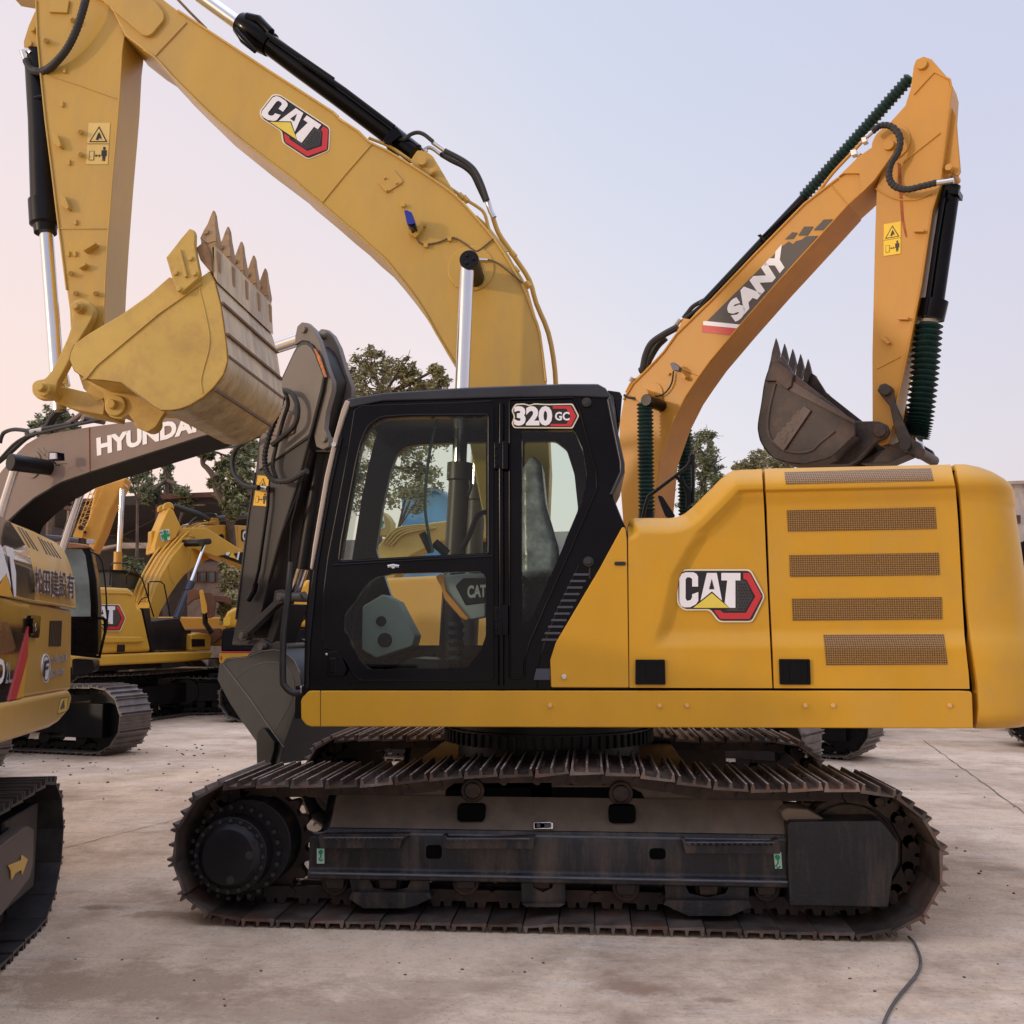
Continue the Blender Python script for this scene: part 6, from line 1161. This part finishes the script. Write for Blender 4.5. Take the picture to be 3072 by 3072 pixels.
g=at_z(476,2161,0); u5=(Vector((g.x,g.y,0))-A5.o).dot(A5.e); w5=(Vector((g.x,g.y,0))-A5.o).dot(A5.n)
undercarriage(A5,u5-2.6,u5+2.2,w5,2.4,.62,a5,44)
# ---------------------------------------------------------------- stick with green cross sign: another machine behind
B5=Fr(at_depth(545,1900,20.5),math.radians(37)); oxcen(B5,at_depth(700,1900,20)); b6=B5.thing('crawler_excavator','yellow excavator stick with green cross sign above the arched boom','excavator')
s6=plate(B5,'stick','L2','485,935 590,690 620,670 660,700 745,885 690,1010 560,1110 460,1195 432,1190 440,1100',0,.75,BGY,b6,bev=.03)
m=MB(B5)
for w in (.1,.55): m.prism(B5.uz('L2','540,690 545,640 570,610 620,603 655,625 672,690 640,670 590,690',.1),w,w+.12)
m.build('lug_plate',BGY,s6,split=True,bev=.02)
m=MB(B5); m.ex('L2','495,935 607,915 620,1040 525,1062',-.02,-.01,0); m.ex('L2','540,932 572,926 580,972 612,966 616,1000 585,1006 590,1044 555,1052 550,1012 520,1018 514,984 546,978',-.035,-.02,1); text(m,'安','L2',[(500,945),(532,940),(535,972),(505,977)],-.04,2,.02); text(m,'全','L2',[(575,930),(604,925),(606,960),(580,965)],-.04,2,.02); text(m,'興','L2',[(523,1020),(548,1016),(552,1050),(528,1055)],-.04,2,.02); m.build('cross_sign',[WHT,GND,DARK],s6)
m=MB(B5); m.ex('L2','395,1180 400,940 425,930 480,940 440,1190 410,1200',.3,.6); m.build('front_flange',BGY,s6,bev=.02)
m=MB(B5); m.tp('L2','665,650 800,700 960,750 1080,810',.2,[34,36,34,26],12,sm=3); m.build('arm_cylinder_sleeve',RUB,b6)
m=MB(B5); m.tp('L2','400,1190 395,1240 375,1230',.4,12,8); m.tp('L2','400,1200 405,1330 390,1400',.4,8,8); m.build('hose',DARK,b6)
m=MB(B5); m.ex('L2','560,1100 700,1010 760,900 1040,900 1480,1180 1500,1380 1160,1240 900,1150 640,1150',.1,.6); m.build('boom',BGY,b6,bev=.02)
m=MB(B5); m.ex('L2','1180,1225 1300,1210 1480,1180 1490,1350 1440,1320',.07,.1,0); m.ex('L2','1390,1265 1300,1235 1345,1185',.05,.07,1); m.ex('L2','1265,1190 1310,1180 1315,1200 1290,1225 1268,1215',.05,.07,2); m.ex('L2','1410,1180 1430,1178 1410,1275 1390,1270',.05,.07,2); m.build('dark_decal',[DARK,YLD,WHT],b6)
m=MB(B5); m.box((2.5,-.6,1.1),(5.5,2.2,2.5)); m.build('upper_body',BGY,b6,bev=.1)
undercarriage(B5,2.0,6.0,-.8,2.4,.6,b6,36)
# ---------------------------------------------------------------- rounded counterweight between stick and cab
Kf=Fr(at_depth(760,1900,17.8),math.radians(8)); k_=Kf.thing('crawler_excavator','yellow machine with black banded rear standing half hidden by the dark bucket and its arm','excavator')
m=MB(Kf); m.ex('HK','45,545 60,460 90,400 140,372 200,355 300,340 700,200 770,150 800,100 860,150 860,540',0,2.2); kb=m.build('rear_hood',BGY,k_,bev=.12,seg=5)
m=MB(Kf); m.ex('HK','35,760 40,640 48,550 860,545 860,760',.02,2.2); m.build('black_band',SAT,k_,bev=.04)
m=MB(Kf); m.ex('HK','20,800 28,768 860,768 860,900 60,900 22,850',0,2.2); m.ex('HK','30,756 860,756 860,768 30,768',-.01,2,1); m.ex('HK','32,800 45,795 48,830 35,835',-.02,.02,1); m.build('counterweight',[BGY,RED],k_,bev=.03)
plate(Kf,'yellow_label','HK','62,455 125,445 118,520 58,528',-.02,0,YLD,kb,bev=0)
undercarriage(Kf,-.6,3.4,0,2.4,.6,k_,36)
# ---------------------------------------------------------------- yellow machine seen through the cab windows
Vf=Fr(at_depth(1260,1900,12.5),math.radians(-4)); oxcen(Vf,at_depth(1330,1900,12.5)); v_=Vf.thing('crawler_excavator','yellow excavator seen through the open cab windows with rounded doors and curved boom','excavator')
m=MB(Vf); m.ex('CB','515,1260 560,1245 1600,1225 1600,1620 480,1620 440,1500',0,2.4); vb=m.build('upper_body',BGY,v_,bev=.12,seg=4)
plate(Vf,'side_door','CB','640,1345 700,1330 1500,1310 1500,1600 618,1600 618,1400',-.05,.05,BGY,vb,rnd=8,bev=.04)
plate(Vf,'latch','CB','735,1480 798,1480 798,1548 735,1548',-.07,-.05,mat('latch_grey',(.25,.22,.15),.5),vb,rnd=2)
m=MB(Vf); text(m,'CAT','CB',[(572,1368),(760,1360),(760,1450),(572,1458)],-.02,0,.05); m.build('logo_lettering',WHT,vb)
vm=plate(Vf,'boom','CB','330,1250 400,1100 480,1000 560,935 640,930 740,905 860,890 1100,870 1300,860 1300,960 1080,1000 860,1010 760,1030 720,1060 640,1100 560,1200 520,1300',.8,1.2,mat('far_dusty_yellow',(.50,.34,.10),.5),v_,bev=.03)
m=MB(Vf)
for k in range(4): m.tp('CB',[(480+k*16,1020+k*6),(540+k*18,950+k*8),(620+k*20,925+k*8),(740+k*16,915+k*6)],.78,3.5,6,sm=3)
m.build('hydraulic_pipe',mat('far_dusty_yellow',(.50,.34,.10),.5),vm,split=True)
vs_=plate(Vf,'stick','CB','440,975 455,880 475,835 500,860 525,900 515,985',.85,1.15,mat('far_dusty_yellow',(.50,.34,.10),.5),v_,bev=.02)
m=MB(Vf); m.ex('CB','452,880 485,866 494,930 456,948',.84,.85,0); m.ex('CB','463,888 474,884 476,896 486,893 487,910 477,913 478,930 466,934 465,918 456,920 455,904 465,900',.83,.84,1); m.build('cross_sign',[WHT,GND],vs_)
plate(Vf,'cab','CB','1000,1225 1000,880 1060,840 1300,840 1300,1225',1.3,2.3,BLK,v_)
undercarriage(Vf,-1.6,2.6,-.1,2.4,.6,v_,38)
# ---------------------------------------------------------------- small far orange digger
Of=Fr(at_depth(650,1900,19),math.radians(20)); o_=Of.thing('small_excavator','small rusty orange digger with yellow stick in front of the shed windows','excavator')
OB=mat('faded_rust_orange',(.15,.065,.035),.6,var=.2)
plate(Of,'boom','L2','820,1640 900,1600 1100,1680 1240,1690 1320,1700 1335,1800 1220,1760 1120,1760 1000,1700 880,1740 820,1800',.1,.4,OB,o_)
plate(Of,'stick','L2','958,1640 985,1615 1000,1625 1045,1800 1050,1880 1020,1900 990,1890',-.1,.15,BGY,o_)
plate(Of,'bucket','L2','1000,1650 1100,1650 1150,1760 1130,1930 1050,1950 1045,1800',0,.5,OB,o_,rnd=5)
plate(Of,'upper_body','LL','640,-20 1280,-30 1290,20 1240,60 1230,60 640,60',.5,2.2,OB,o_,bev=.05)
m=MB(Of); m.tp('LL','1185,-200 1190,-60 1230,0',.3,8,8); m.build('cylinder',DARK,o_)
undercarriage(Of,-1.0,1.9,.4,1.9,.5,o_,30,.75)
# ---------------------------------------------------------------- truck crane with lattice jib
Cf=Fr(at_depth(300,1900,21),math.radians(15)); c_=Cf.thing('mobile_crane','yellow telescopic crane boom with folded lattice jib and chrome lift cylinder by the shed','crane')
CRY=mat('crane_orange_yellow',(.62,.32,.045),.45,var=.06)
cbm=plate(Cf,'boom','L1','1100,420 1260,370 1475,312 1440,420 1385,520 1330,640 1290,700 1200,960 1085,1200 1040,1130 1000,1020 920,1010 1020,800',0,.6,CRY,c_,bev=.06,seg=3)
m=MB(Cf)
A=[(1060,450),(850,1000)];B=[(1220,400),(950,1010)]
for P in (A,B,[(1110,440),(905,960)]): m.tp('L1',P,-.1,5,6)
for k in range(8):
    t=k/8;t2=(k+.5)/8; a=(A[0][0]+(A[1][0]-A[0][0])*t,A[0][1]+(A[1][1]-A[0][1])*t); b=(B[0][0]+(B[1][0]-B[0][0])*t2,B[0][1]+(B[1][1]-B[0][1])*t2); t3=(k+1)/8; c=(A[0][0]+(A[1][0]-A[0][0])*t3,A[0][1]+(A[1][1]-A[0][1])*t3)
    m.tp('L1',[a,b],-.1,3.5,6); m.tp('L1',[b,c],-.1,3.5,6)
m.ex('L1','900,860 960,870 970,960 950,1020 845,1010 870,930',-.12,-.05); m.build('lattice_jib',CRY,c_)
m=MB(Cf); m.cw('L1',985,955,-.13,-.11,18); m.cw('L1',935,900,-.14,-.115,28); m.build('jib_opening',DARK,c_,split=True)
m=MB(Cf); m.cw('L1',1415,412,-.25,.1,36,0,20); m.cw('L1',1415,412,-.28,.1,18,0,20); m.build('cylinder_pin',CRY,c_)
cyl(Cf,'lift_cylinder_rod','L1',(1418,450),(1380,1190),-.15,30,CHR,c_); cyl(Cf,'lift_cylinder','L1',(1368,1180),(1345,2000),-.15,46,CRY,c_)
m=MB(Cf); m.box((-2.5,-.6,1.3),(3.5,1.8,1.9)); m.build('carrier',CRY,c_,bev=.05)
m=MB(Cf); m.box((-.4,0,1.9),(.8,1.2,2.35)); m.build('turret',CRY,c_,bev=.05)
for u in (-1.8,-.5,1.6,2.8):
    for w in (-.65,1.55): m=MB(Cf); m.tube([(u,w,.52),(u,w+.3,.52)],.52,24); m.build('wheel',RUB,c_,bev=.04)
# ---------------------------------------------------------------- machines at the right edge and their crawlers
Rf=Fr(at_depth(3060,1900,13.6),math.radians(-20)); r_=Rf.thing('crawler_excavator','yellow excavator mostly hidden behind the counterweight at the right edge','excavator')
plate(Rf,'upper_body','S','3036,1760 3050,1715 3062,1705 3120,1705 3200,1800 3200,2100 3040,2100',-.0,1.6,BGY,r_,bev=.05)
m=MB(Rf); m.ex('S','3030,1640 3042,1705 3120,1705 3120,1600',.3,1.4); m.build('cab',BLK,r_,bev=.03)
plate(Rf,'counterweight','S','3058,1890 3072,1885 3200,1880 3200,2130 3060,2130',-.3,1.8,BGY,r_,bev=.05)
g=at_z(3030,2240,0); ur=(Vector((g.x,g.y,0))-Rf.o).dot(Rf.e); wr=(Vector((g.x,g.y,0))-Rf.o).dot(Rf.n)
undercarriage(Rf,ur-.1,ur+4.0,wr,2.4,.6,r_,40)
Qf=Fr(at_z(2630,2218,0),math.radians(80)); qf=Qf.thing('crawler_excavator','excavator whose dark crawler end shows on the ground under the engine housing','excavator')
undercarriage(Qf,-.1,4.1,.1,2.4,.6,qf,38)
m=MB(Qf); m.box((0,.1,1.1),(4.2,3,2.4)); m.build('upper_body',BGY,qf,bev=.1)
# ---------------------------------------------------------------- small light seen between the tracks
